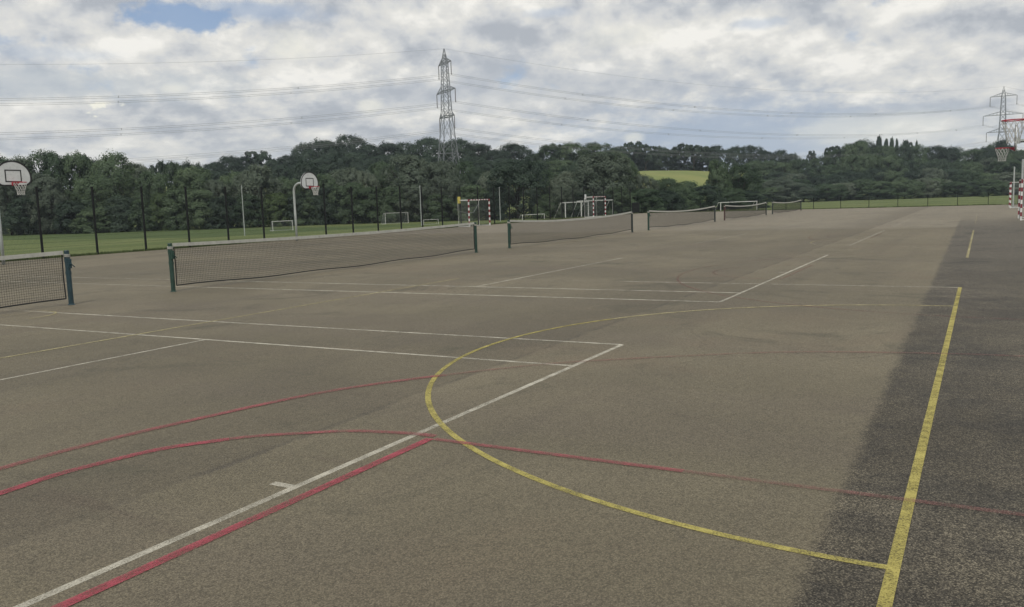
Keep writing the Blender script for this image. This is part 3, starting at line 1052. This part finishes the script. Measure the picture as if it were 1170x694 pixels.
g = random.Random(5)
for rk, (d, fr, n, ulo, uhi, w_) in enumerate(((368, 0.72, 16, 882, 1195, 34), (392, 0.50, 16, 872, 1190, 32), (424, 0.27, 17, 866, 1195, 32), (462, 0.0, 19, 862, 1200, 30))):
    for i in range(n):
        u = ulo + (uhi - ulo) * (i + g.uniform(-0.3, 0.3)) / (n - 1)
        vt = envv(u) + (230 - envv(u)) * fr * 0.86 + g.uniform(-3.0, 3.0) * (1 if rk < 3 else 0.6)
        k = g.choice(('mid', 'mid', 'dark', 'grey', 'dark', 'mid')) if rk < 3 else g.choice(('mid', 'dark', 'mid'))
        tree(k, u, vt, w_ * g.uniform(0.85, 1.25), d + g.uniform(-8, 8), ('low in front of the right-hand wood', 'in the second rank of the right-hand wood', 'high in the right-hand wood', 'on the skyline of the right-hand wood')[rk])
for u, vt, wp in ((1003.5, 157, 6.5), (1011.5, 160, 5), (1018, 159, 5), (1023.5, 160, 4), (1046, 162, 3.2)):
    tree('poplar', u, vt, wp, 500, 'on the skyline of the right-hand wood')
for u, vt, wp in ((927, 173, 10), (951, 168, 22), (1035, 161, 12)):
    tree('open', u, vt, wp, 485, 'on the skyline of the right-hand wood')
tree('dark', 980, 161, 34, 470, 'on the skyline of the right-hand wood')
tree('mid', 1137, 163, 22, 474, 'on the skyline of the right-hand wood')
tree('dark', 1145, 160, 20, 470, 'on the skyline of the right-hand wood')
tree('shrub', 1124, 219, 7, 330, 'alone on the far grass')

# labels: look + row + nearest landmark, then order among those that still agree
recs = []
for (kind, u, vt, wp, d, row) in TREES:
    lu, lm_ = min(LANDMARK, key=lambda q: abs(q[0] - u))
    side = 'above' if abs(lu - u) < 9 else ('left of' if u < lu else 'right of')
    if 'photo' in lm_:
        side = 'at'
    recs.append([kind, u, vt, wp, d, row, f'{side} the {lm_}'])
groups = {}
for r in recs:
    groups.setdefault((r[0] if r[0] not in ('shrub',) else 'shrub', r[5], r[6]), []).append(r)
ROWS = {'at the wood edge': 'at the wood edge', 'low in front of the wood': 'low before the wood', 'on the ridge behind': 'on the ridge',
        'low in front of the right-hand wood': 'low in the right wood', 'in the second rank of the right-hand wood': 'mid-height in the right wood',
        'high in the right-hand wood': 'high in the right wood', 'on the skyline of the right-hand wood': 'on the skyline', 'alone on the far grass': 'alone on the far grass'}
for key, rs in groups.items():
    rs.sort(key=lambda q: q[1])
    for i, r in enumerate(rs):
        pre = ''
        if len(rs) == 2:
            pre = ('left ', 'right ')[i]
        elif len(rs) == 3:
            pre = ('leftmost ', 'middle ', 'rightmost ')[i]
        elif len(rs) > 3:
            pre = ('leftmost ', 'second from left ', 'third from left ', 'fourth from left ', 'fifth from left ', 'sixth from left ')[min(i, 5)]
        lb = f'{pre}{LOOK[r[0]]} {ROWS[r[5]]}, {r[6]}'
        lb = lb if len(lb.split()) <= 16 else lb.replace(' from left', '')
        r.append(lb)
cnt = {}
for kind, u, vt, wp, d, row, lmk, label in recs:
    p = hpos(u, d)
    zb = terrain(p.x, p.y)
    zt = EYE.z + (horizon(u) - vt) * d / FP
    h = max(1.5, zt - zb)
    wd = wp * d / FP * 1.12
    i = cnt.get(kind, 0)
    cnt[kind] = i + 1
    cme, tme = PROTO[kind][i % len(PROTO[kind])]
    t = thing(ONAME[kind], label, 'shrub' if 'shrub' in kind or kind == 'fresh' else 'tree', (p.x, p.y, zb - 0.1), random.uniform(0, 6.28), 'trees and shrubs of the wood beyond the field')
    t.scale = (wd, wd, h)
    if kind not in ('shrub', 'darkshrub', 'fresh'):
        link_mesh('trunk', tme, t)
    link_mesh('crown', cme, t)

# hedge bank along the hill meadow's top
# ------------------------------------------------------------------ fences
def fence_mesh_panel(m, xa, xb, z0, z1, step=0.05, hstep=0.20, r=0.0028):
    x = xa + step
    while x < xb - 1e-3:
        m.tube([(x, 0, z0), (x, 0, z1)], r, 3, cap=False)
        x += step
    z = z0
    while z <= z1 + 1e-3:
        m.tube([(xa, 0, z), (xb, 0, z)], r * 1.2, 3, cap=False)
        z += hstep


def fence(label, a, b, posts, height, s=0.037):
    a, b = Vector(a), Vector(b)
    ax = (b - a).normalized()
    rz = math.atan2(ax.y, ax.x)
    root = thing('mesh_fence', label, 'fence', (a.x, a.y, 0), rz, None)
    pm = MB()
    pm.box(-s, s, -s, s, -0.1, height)
    pm.box(-s - 0.006, s + 0.006, -s - 0.006, s + 0.006, height, height + 0.03)
    for k in range(4):
        z = 0.3 + k * (height - 0.5) / 3
        pm.box(-0.02, 0.02, -s - 0.012, -s, z, z + 0.05)
    me = pm.mesh('post', MAT['fence_black'])
    for x in posts:
        o = link_mesh('post', me, root)
        o.location = (x, 0, 0)
    for x0_, x1_ in zip(posts, posts[1:]):
        q = MB()
        fence_mesh_panel(q, x0_ + s, x1_ - s, 0.06, height - 0.04)
        q.build('mesh_panel', MAT['fence_black'], root).location = (0, -s - 0.008, 0)
    return root


FY = 34.52
lp = [round(59.4 - 2.525 * i, 3) for i in range(21)] + [round(59.4 + 2.525 * i, 3) for i in range(1, 13)]
lp = sorted(lp)
fence('tall black mesh fence running along the left side of the courts', (lp[0], FY, 0), (lp[-1], FY, 0), [x - lp[0] for x in lp], 2.98)
fx = 92.5
fy = []
for u in (733, 768, 800, 834, 866, 898, 929.5, 960.5, 992.8, 1025.8, 1060, 1094, 1129, 1163, 1199):
    r = ray(u, 235)
    fy.append(r.y / r.x * fx)
fence('low dark mesh fence across the far end of the courts', (fx, fy[0], 0), (fx, fy[-1], 0), [fy[0] - y for y in fy], 1.15, 0.026)

gt = thing('corner_gate', 'small dark barred gate at the far left corner of the fences', 'gate', (90.3, FY - 0.02, 0), 0.0)
gm = MB()
for x in (0, 2.1):
    gm.box(x - 0.04, x + 0.04, -0.04, 0.04, 0.03, 1.25)
for z in (0.12, 0.65, 1.2):
    gm.box(0.04, 2.06, -0.02, 0.02, z - 0.03, z + 0.03)
gm.build('gate_frame', MAT['fence_black'], gt)
gm = MB()
for i in range(20):
    gm.box(0.12 + i * 0.1 - 0.018, 0.12 + i * 0.1 + 0.018, -0.018, 0.018, 0.15, 1.17)
gm.build('bars', MAT['fence_black'], gt)

# ------------------------------------------------------------------ tennis nets
def net_meshes(sag, tag_, lowz):
    W = NETW
    xa, xb = 0.10, W - 0.10

    def top(x):
        s = (x - W / 2) / (W / 2)
        return 1.055 - sag * (1 - s * s)

    def bot(x):
        s = (x - W / 2) / (W / 2)
        return lowz * (0.35 + 0.65 * s * s) + 0.03 + 0.015 * math.sin(x * 1.7)
    net = MB()
    step = 0.045
    nx = int((xb - xa) / step)
    for i in range(nx + 1):
        x = xa + (xb - xa) * i / nx
        net.tube([(x, 0, bot(x)), (x, 0, top(x))], 0.0026, 3, cap=False)
    rows = 21
    for j in range(rows):
        f = j / (rows - 1)
        pts = [(xa + (xb - xa) * k / 16, 0, bot(xa + (xb - xa) * k / 16) * (1 - f) + top(xa + (xb - xa) * k / 16) * f) for k in range(17)]
        net.tube(pts, 0.0026, 3, cap=False)
    # bottom rope and side cords
    net.tube([(xa + (xb - xa) * k / 24, 0, bot(xa + (xb - xa) * k / 24)) for k in range(25)], 0.014, 5)
    for x in (xa, xb):
        net.tube([(x, 0, bot(x)), (x + (0.012 if x < 1 else -0.012), 0, 0.55), (x, 0, top(x))], 0.013, 5)
    netm = net.mesh('netting', MAT['net_cord'])
    tp = MB()
    n = 24
    for k in range(n):
        a, b = xa - 0.02 + (xb - xa + 0.04) * k / n, xa - 0.02 + (xb - xa + 0.04) * (k + 1) / n
        za, zb_ = top(a), top(b)
        t_ = 0.018
        h_ = 0.062
        vs_ = [(a, -t_, za - h_), (b, -t_, zb_ - h_), (b, t_, zb_ - h_), (a, t_, za - h_), (a, -t_ * .6, za + 0.012), (b, -t_ * .6, zb_ + 0.012), (b, t_ * .6, zb_ + 0.012), (a, t_ * .6, za + 0.012)]
        tp.quad_verts(vs_, [(0, 1, 5, 4), (2, 3, 7, 6), (4, 5, 6, 7), (0, 3, 2, 1)] + ([(0, 4, 7, 3)] if k == 0 else []) + ([(1, 2, 6, 5)] if k == n - 1 else []))
    tapem = tp.mesh('headband', MAT['tape_white'])
    cordm = []
    for x, s in ((0.0, 1), (W, -1)):
        cord = MB()
        coil = [(x + 0.054 * math.cos(q / 12 * 2 * math.pi), 0.054 * math.sin(q / 12 * 2 * math.pi), 1.0 - 0.02 * q / 12) for q in range(37)]
        coil += [(x + s * 0.08, 0, 0.98), (x + s * 0.13, 0, top(0.12) - 0.03)]
        cord.tube(coil, 0.009, 5)
        cordm.append(cord.mesh('lacing_cord', MAT['tape_white']))
    return netm, tapem, cordm


def post_mesh(mat):
    m = MB()
    m.tube([(0, 0, -0.05), (0, 0, 0.0), (0, 0, 1.055), (0, 0, 1.07)], [0.048, 0.048, 0.048, 0.040], 14)
    m.tube([(0, 0, 0.004), (0, 0, 0.02)], [0.075, 0.060], 14)
    return m.mesh('post', mat)


def winder_mesh(mat):
    m = MB()
    m.box(-0.03, 0.03, -0.085, -0.05, 0.72, 0.90)
    m.tube([(0, -0.085, 0.80), (0, -0.12, 0.80)], 0.014, 8)
    m.tube([(0, -0.12, 0.80), (0.06, -0.125, 0.74)], 0.010, 6)
    m.tube([(0, 0, 0.60), (0, 0, 0.66)], 0.055, 12)
    m.tube([(0, 0, 0.84), (0, 0, 0.93)], 0.054, 12)
    return m.mesh('winder', mat)


nsets = [net_meshes(0.06, 'taut', 0.10), net_meshes(0.15, 'slack', 0.12)]
nlab = ['black tennis net with a teal post, cut off by the left edge, nearest of all',
        'long black tennis net on green posts, widest in view, behind the nearest one',
        'sagging tennis net in front of the paired white goals, third along the row',
        'slack tennis net just past the fence corner, fourth along the row',
        'small tennis net with brownish left post, before the far football goal',
        'farthest and smallest tennis net, alone before the far grass bank']
ncol = [('post_teal', 'post_teal'), ('post_green', 'post_green'), ('post_green', 'post_dark'), ('post_green', 'post_dark'), ('post_brown', 'post_dark'), ('post_dark', 'post_dark')]
PM = {k: (post_mesh(MAT[k]), winder_mesh(MAT[k])) for k in ('post_teal', 'post_green', 'post_dark', 'post_brown')}
for i, (xa, xb) in enumerate(net_x):
    r = thing('tennis_net', nlab[i], 'tennis net', (xa, YN, 0), 0, 'tennis nets in a row down the courts')
    nm, tm, cm_ = nsets[0 if i < 2 else 1]
    nt = link_mesh('netting', nm, r)
    link_mesh('headband', tm, nt)
    for q in cm_:
        link_mesh('lacing_cord', q, nt)
    for j, x in enumerate((0, NETW)):
        p = link_mesh('post', PM[ncol[i][j]][0], r)
        p.location = (x, 0, 0)
        if j == 0 or i == 0:
            link_mesh('winder', PM[ncol[i][j]][1], p)

# ------------------------------------------------------------------ basketball hoops
def hoop(label, x, y_ring, ring_z, faces, hide_board_pole=False):
    """faces = -1: board looks towards -Y; +1: towards +Y. Local frame: ring centre above the origin, board at local +Y"""
    rz = 0.0 if faces < 0 else math.pi
    root = thing('basketball_hoop', label, 'basketball hoop', (x, y_ring, 0), rz, 'basketball hoops at the court ends')
    yb, zb = 0.375, ring_z - 0.12
    # board outline: fan shape
    pts = []
    for a in np.linspace(-14, 194, 40):
        pts.append((0.685 * math.cos(R_(a)), 0.30 + 0.62 * math.sin(R_(a)) * (1 if a > 0 and a < 180 else 1.0)))
    pts = [(px, pz) for px, pz in pts]
    pts += [(-0.60, 0.085), (-0.50, 0.02), (-0.42, 0.0), (0.42, 0.0), (0.50, 0.02), (0.60, 0.085)]

    def plate(ps, y0_, y1_):
        m = MB()
        n = len(ps)
        vs_ = [(px, y0_, zb + pz) for px, pz in ps] + [(px, y1_, zb + pz) for px, pz in ps]
        fc = [tuple(reversed(range(n))), tuple(n + i for i in range(n))] + [(i, (i + 1) % n, n + (i + 1) % n, n + i) for i in range(n)]
        m.quad_verts(vs_, fc)
        return m
    board = plate(pts, yb, yb + 0.03).build('backboard', MAT['board_white'], root)
    # black border + target square as thin raised strips
    m = MB()
    n = len(pts)
    cx_, cz_ = 0.0, 0.42
    for i in range(n):
        a, b = pts[i], pts[(i + 1) % n]
        ai, bi = [(cx_ + (q[0] - cx_) * 0.915, cz_ + (q[1] - cz_) * 0.90) for q in (a, b)]
        vs_ = [(a[0] * 1.012, yb - 0.006, zb + cz_ + (a[1] - cz_) * 1.012), (b[0] * 1.012, yb - 0.006, zb + cz_ + (b[1] - cz_) * 1.012), (bi[0], yb - 0.006, zb + bi[1]), (ai[0], yb - 0.006, zb + ai[1])]
        vs_ += [(q[0], yb - 0.001, q[2]) for q in vs_]
        m.quad_verts(vs_, [(0, 1, 2, 3), (7, 6, 5, 4), (0, 4, 5, 1), (1, 5, 6, 2), (2, 6, 7, 3), (3, 7, 4, 0)])
    m.build('border', MAT['board_black'], board)
    m = MB()
    for (xa, xb, za, zb2) in ((-0.305, 0.305, 0.55, 0.59), (-0.305, 0.305, 0.14, 0.18), (-0.305, -0.265, 0.181, 0.549), (0.265, 0.305, 0.181, 0.549)):
        m.box(xa, xb, yb - 0.006, yb - 0.001, zb + za, zb + zb2)
    m.build('target_square', MAT['board_black'], board)
    # rim with back plate
    m = MB()
    m.tube([(0.225 * math.cos(a), 0.225 * math.sin(a), ring_z) for a in [2 * math.pi * k / 28 for k in range(29)]], 0.012, 7)
    m.box(-0.09, 0.09, yb - 0.022, yb - 0.008, ring_z - 0.11, ring_z + 0.03)
    m.box(-0.075, 0.075, 0.232, yb - 0.0221, ring_z - 0.055, ring_z + 0.012)
    for s in (-1, 1):
        m.tube([(s * 0.07, yb - 0.02, ring_z - 0.09), (s * 0.09, 0.20, ring_z - 0.012)], 0.012, 6)
        m.tube([(s * 0.07, yb - 0.02, ring_z), (s * 0.13, 0.19, ring_z)], 0.012, 6)
    rim = m.build('rim', MAT['rim_red'], root)
    # net
    m = MB()
    lv = [(0.222, 0.0), (0.20, 0.09), (0.165, 0.19), (0.135, 0.29), (0.118, 0.38), (0.125, 0.45)]
    nn = 12
    for sgn in (-1, 1):
        for k in range(nn):
            p = []
            for j, (rr, dz) in enumerate(lv):
                a = 2 * math.pi * (k + sgn * j * 0.5) / nn
                p.append((rr * math.cos(a), rr * math.sin(a), ring_z - 0.01 - dz))
            m.tube(p, 0.0055, 4, cap=False)
    m.build('net', MAT['net_white'], rim)
    # gooseneck pole
    m = MB()
    yp = 1.55
    ztop = ring_z + 0.22
    p = [(0, yp, -0.1), (0, yp, 1.5), (0, yp, ztop - 0.45)]
    for a in np.linspace(10, 90, 8):
        p.append((0, yp - 0.45 + 0.45 * math.cos(R_(a)), ztop - 0.45 + 0.45 * math.sin(R_(a))))
    p += [(0, yb + 0.10, ztop)]
    m.tube(p, 0.062, 12)
    m.build('pole', MAT['galv'], root, True)
    m = MB()
    m.box(-0.30, 0.30, yb + 0.03, yb + 0.06, ztop - 0.06, ztop + 0.06)
    m.box(-0.06, 0.06, yb + 0.06, yb + 0.16, ztop - 0.09, ztop + 0.09)
    for s in (-1, 1):
        m.tube([(s * 0.27, yb + 0.05, ztop), (0, yp - 0.35, ztop - 0.02)], 0.02, 6)
        m.box(s * 0.27 - 0.02, s * 0.27 + 0.02, yb + 0.0305, yb + 0.055, zb + 0.06, ztop - 0.06)
    m.build('bracket', MAT['galv'], root)
    return root


hoop('basketball hoop with white fan board at the far left edge', 18.55, 30.7, 3.02, -1)
hoop('basketball hoop with white fan board on a curved pole by the fence', 35.0, 31.4, 2.90, -1)
hoop('nearer basketball hoop at right, red rim and net without its board in view', 20.39, -0.50, 3.05, 1)
hoop('farther basketball hoop at right, red rim seen side-on before the trees', 34.81, -0.53, 3.05, 1)

# ------------------------------------------------------------------ goals
def striped_bar(m, a, b, n, s=0.04, first=0):
    a, b = Vector(a), Vector(b)
    for i in range(n):
        p, q = a.lerp(b, i / n), a.lerp(b, (i + 1) / n)
        mn = [min(p[k], q[k]) - (s if abs((b - a)[k]) < 1e-6 else 0) for k in range(3)]
        mx = [max(p[k], q[k]) + (s if abs((b - a)[k]) < 1e-6 else 0) for k in range(3)]
        vs_ = [(mn[0], mn[1], mn[2]), (mx[0], mn[1], mn[2]), (mx[0], mx[1], mn[2]), (mn[0], mx[1], mn[2]),
               (mn[0], mn[1], mx[2]), (mx[0], mn[1], mx[2]), (mx[0], mx[1], mx[2]), (mn[0], mx[1], mx[2])]
        fc = [(0, 3, 2, 1), (4, 5, 6, 7), (0, 1, 5, 4), (1, 2, 6, 5), (2, 3, 7, 6), (3, 0, 4, 7)]
        m.quad_verts(vs_, fc, (i + first) % 2)


def net_grid(m, a, b, c, d, nu, nv, r):
    """cords over the quad a-b-c-d"""
    a, b, c, d = map(Vector, (a, b, c, d))
    for i in range(nu + 1):
        t = i / nu
        p, q = a.lerp(b, t), d.lerp(c, t)
        mid = p.lerp(q, 0.5) + Vector((0, 0, -0.03))
        m.tube([p, mid, q], r, 3, cap=False)
    for j in range(nv + 1):
        t = j / nv
        p, q = a.lerp(d, t), b.lerp(c, t)
        mid = p.lerp(q, 0.5) + Vector((0, 0, -0.06))
        m.tube([p, mid, q], r, 3, cap=False)


def handball_goal(label, x, y, rz, panel=None):
    root = thing('striped_goal', label, 'goal', (x, y, 0), rz, 'red and white striped goals')
    W2, H = 1.5, 2.04
    for s in (-1, 1):
        m = MB()
        striped_bar(m, (s * W2, 0, 0.0), (s * W2, 0, H), 10, 0.04, 1)
        m.build('post', [MAT['goal_red'], MAT['goal_white']], root)
    m = MB()
    striped_bar(m, (-W2 + 0.041, 0, H - 0.041), (W2 - 0.041, 0, H - 0.041), 15, 0.038, 0)
    m.build('crossbar', [MAT['goal_red'], MAT['goal_white']], root)
    m = MB()
    D = 0.95
    for s in (-1, 1):
        m.tube([(s * W2, 0.04, H - 0.04), (s * W2, D - 0.12, H - 0.04), (s * W2, D, H - 0.16), (s * W2, D, 0.03), (s * W2, 0.04, 0.03)], 0.022, 6)
    m.tube([(-W2, D, 0.03), (W2, D, 0.03)], 0.022, 6)
    m.tube([(-W2, D - 0.06, H - 0.08), (W2, D - 0.06, H - 0.08)], 0.016, 6)
    m.build('back_frame', MAT['goal_white'], root)
    m = MB()
    net_grid(m, (-W2, D, 0.05), (W2, D, 0.05), (W2, D, H - 0.1), (-W2, D, H - 0.1), 28, 18, 0.003)
    for s in (-1, 1):
        net_grid(m, (s * W2, 0.05, 0.05), (s * W2, D, 0.05), (s * W2, D, H - 0.1), (s * W2, 0.05, H - 0.1), 9, 18, 0.003)
    # slack rope of the torn net
    m.tube([(-W2 + 0.1, D - 0.05, 1.2), (-0.6, D - 0.2, 1.0), (0.3, D - 0.25, 1.05), (W2 - 0.1, D - 0.05, 1.7)], 0.02, 5)
    m.build('net', MAT['net_grey'], root)
    if panel:
        m = MB()
        m.box(-W2 - 0.17, -W2 + 0.13, D - 0.16, D - 0.10, H - 0.28, H + 0.22)
        m.build('panel', MAT[panel], root)
    return root


handball_goal('striped goal with a yellow panel, behind the second tennis net', 55.3, 33.45, 0, 'yellow_panel')
handball_goal('striped goal in front of the paired white football goals', 78.2, 33.35, 0, 'board_white')
handball_goal('striped goal cut off at the right edge, the nearer of two there', 50.9, -1.66, math.pi)
handball_goal('striped goal at the right edge, the farther of two there', 78.6, -1.85, math.pi)


def football_goal(label, u0, u1, d0, d1, height, depth, net=False, base_z=None, rad=0.055, stay='slant', cross=True):
    pa, pb = hpos(u0, d0), hpos(u1, d1)
    if base_z is None:
        za, zb = terrain(pa.x, pa.y), terrain(pb.x, pb.y)
    else:
        za = zb = base_z
    ax = (pb - pa)
    L = ax.length
    rz = math.atan2(ax.y, ax.x)
    z0 = min(za, zb) - 0.02
    root = thing('football_goal', label, 'football goal', (pa.x, pa.y, z0), rz, 'white football goals on the grass')
    for x in (0, L):
        m = MB()
        m.tube([(x, 0, -0.05), (x, 0, height)], rad, 8)
        m.build('post', MAT['goal_white'], root)
    m = MB()
    m.tube([(-rad, 0, height), (L + rad, 0, height)], rad, 8)
    m.build('crossbar', MAT['goal_white'], root)
    m = MB()
    for x in (0, L):
        if stay == 'slant':
            m.tube([(x, 0, height), (x, depth * 0.35, height - 0.02), (x, depth, 0.05), (x, 0, 0.03)], rad * 0.62, 6)
        else:
            m.tube([(x, 0, height), (x, depth, 0.05)], rad * 0.6, 6)
    m.tube([(0, depth, 0.05), (L, depth, 0.05)], rad * 0.5, 6)
    m.build('back_stay', MAT['goal_white'], root)
    if net:
        m = MB()
        net_grid(m, (0, depth, 0.05), (L, depth, 0.05), (L, depth * 0.35, height), (0, depth * 0.35, height), int(L / 0.14), int(height / 0.14), 0.008)
        for x in (0, L):
            net_grid(m, (x, 0, 0.05), (x, depth, 0.05), (x, depth * 0.35, height), (x, 0, height), 10, int(height / 0.14), 0.008)
        m.build('net', MAT['net_grey'], root)
    return root


football_goal('small white football goal with a grey net, left of the middle hoop', 310.4, 333.3, 160, 162, 1.83, 1.9, True)
football_goal('white football goal standing clear between two fence posts past the hoop', 439.6, 465.6, 190, 194, 2.44, 2.0, True)
football_goal('tiny low white goal frame beside the second thin pole', 483, 500, 172, 174, 1.0, 0.8, rad=0.04)
football_goal('low wide white goal right of the near striped goal', 596.3, 621.5, 160, 166, 1.5, 1.2, rad=0.06)
football_goal('left one of the paired white goals, partly behind the other', 645.7, 672, 108, 116, 2.2, 1.7, rad=0.07)
football_goal('right one of the paired white goals, behind the far striped goal', 664, 700.3, 104, 113, 2.2, 1.5, rad=0.075)
football_goal('plain white football goal on the far grass beyond the tennis nets', 823.4, 864.8, 172, 178, 2.44, 1.8, rad=0.08)

# ------------------------------------------------------------------ slim poles
def slim_pole(label, u, d, vtop, base=None):
    p = hpos(u, d)
    zb = terrain(p.x, p.y) if base is None else base
    h = EYE.z + (horizon(u) - vtop) * d / FP - zb
    root = thing('slim_pole', label, 'pole', (p.x, p.y, zb), 0, 'slim pale poles')
    m = MB()
    m.tube([(0, 0, -0.1), (0, 0, h * 0.5), (0.01, 0, h)], [0.065, 0.06, 0.05], 10)
    m.build('shaft', MAT['galv'], root)
    m = MB()
    m.tube([(0.01, 0, h), (0.01, 0, h + 0.04)], [0.06, 0.03], 10)
    m.build('cap', MAT['galv'], root)


slim_pole('thin pale pole on the grass left of the small netted goal', 277.8, 116, 212.7)
slim_pole('thin pale pole rising behind the fence beside the tiny goal', 480.6, 118, 212.7)
slim_pole('thin pale pole just right of the near striped goal', 571, 124, 214.4)
slim_pole('shorter slim pole beside the farther striped goal at right edge', 1158.3, 68, 191.6, 0.0)
slim_pole('taller slim pole beside the nearer striped goal at right edge', 1167.8, 44.5, 183.5, 0.0)

# ------------------------------------------------------------------ rough grass along the fence foot and the wood edge
def tufts(name, pts, hmin, hmax, mat, seed, wid=0.012):
    gg = np.random.default_rng(seed)
    m = MB()
    for (x, y, z) in pts:
        for k in range(5):
            a = gg.uniform(0, 6.28)
            h = gg.uniform(hmin, hmax)
            l = gg.uniform(0.1, 0.5) * h
            px, py = x + gg.normal() * 0.05, y + gg.normal() * 0.05
            dx, dy = math.cos(a), math.sin(a)
            wv = wid * gg.uniform(0.7, 1.5)
            m.quad_verts([(px - dy * wv, py + dx * wv, z - 0.02), (px + dy * wv, py - dx * wv, z - 0.02), (px + dx * l * .5 + dy * wv * .6, py + dy * l * .5 - dx * wv * .6, z + h * .6), (px + dx * l, py + dy * l, z + h), (px + dx * l * .5 - dy * wv * .6, py + dy * l * .5 + dx * wv * .6, z + h * .6)], [(0, 1, 2, 3, 4)])
    o = m.build(name, mat)
    o['kind'] = 'stuff'
    return o


gm1 = paint('rough_grass', (0.075, 0.105, 0.035), 0.9, 0.3, 3.0, dirt=(0.13, 0.13, 0.06), dirt_amt=0.6)
pts = []
for i in range(5200):
    x = 14 + 78 * RNG.random()
    y = COURT[3] + 0.03 + abs(RNG.normal()) * 0.22
    pts.append((x, y, terrain(x, y + 0.3) + 0.01))
for i in range(1800):
    y = -9 + 43 * RNG.random()
    x = COURT[1] + 0.03 + abs(RNG.normal()) * 0.25
    pts.append((x, y, terrain(x + 0.3, y) + 0.01))
tufts('grass_tufts', pts, 0.05, 0.17, gm1, 3)

# ------------------------------------------------------------------ air
hm = bpy.data.materials.new('haze')
hm.use_nodes = True
hm.node_tree.nodes.clear()
ht = NT(hm.node_tree)
pvn = ht.node('ShaderNodeVolumePrincipled', {'Color': (0.74, 0.86, 0.98), 'Density': 0.00015, 'Anisotropy': 0.0})
ho = ht.node('ShaderNodeOutputMaterial')
ht.l.new(pvn.outputs[0], ho.inputs['Volume'])
hb = MB()
hb.box(-4300, 4300, -4300, 4300, -6.0, 130.0)
hz_o = hb.build('haze', hm)
hz_o['kind'] = 'stuff'
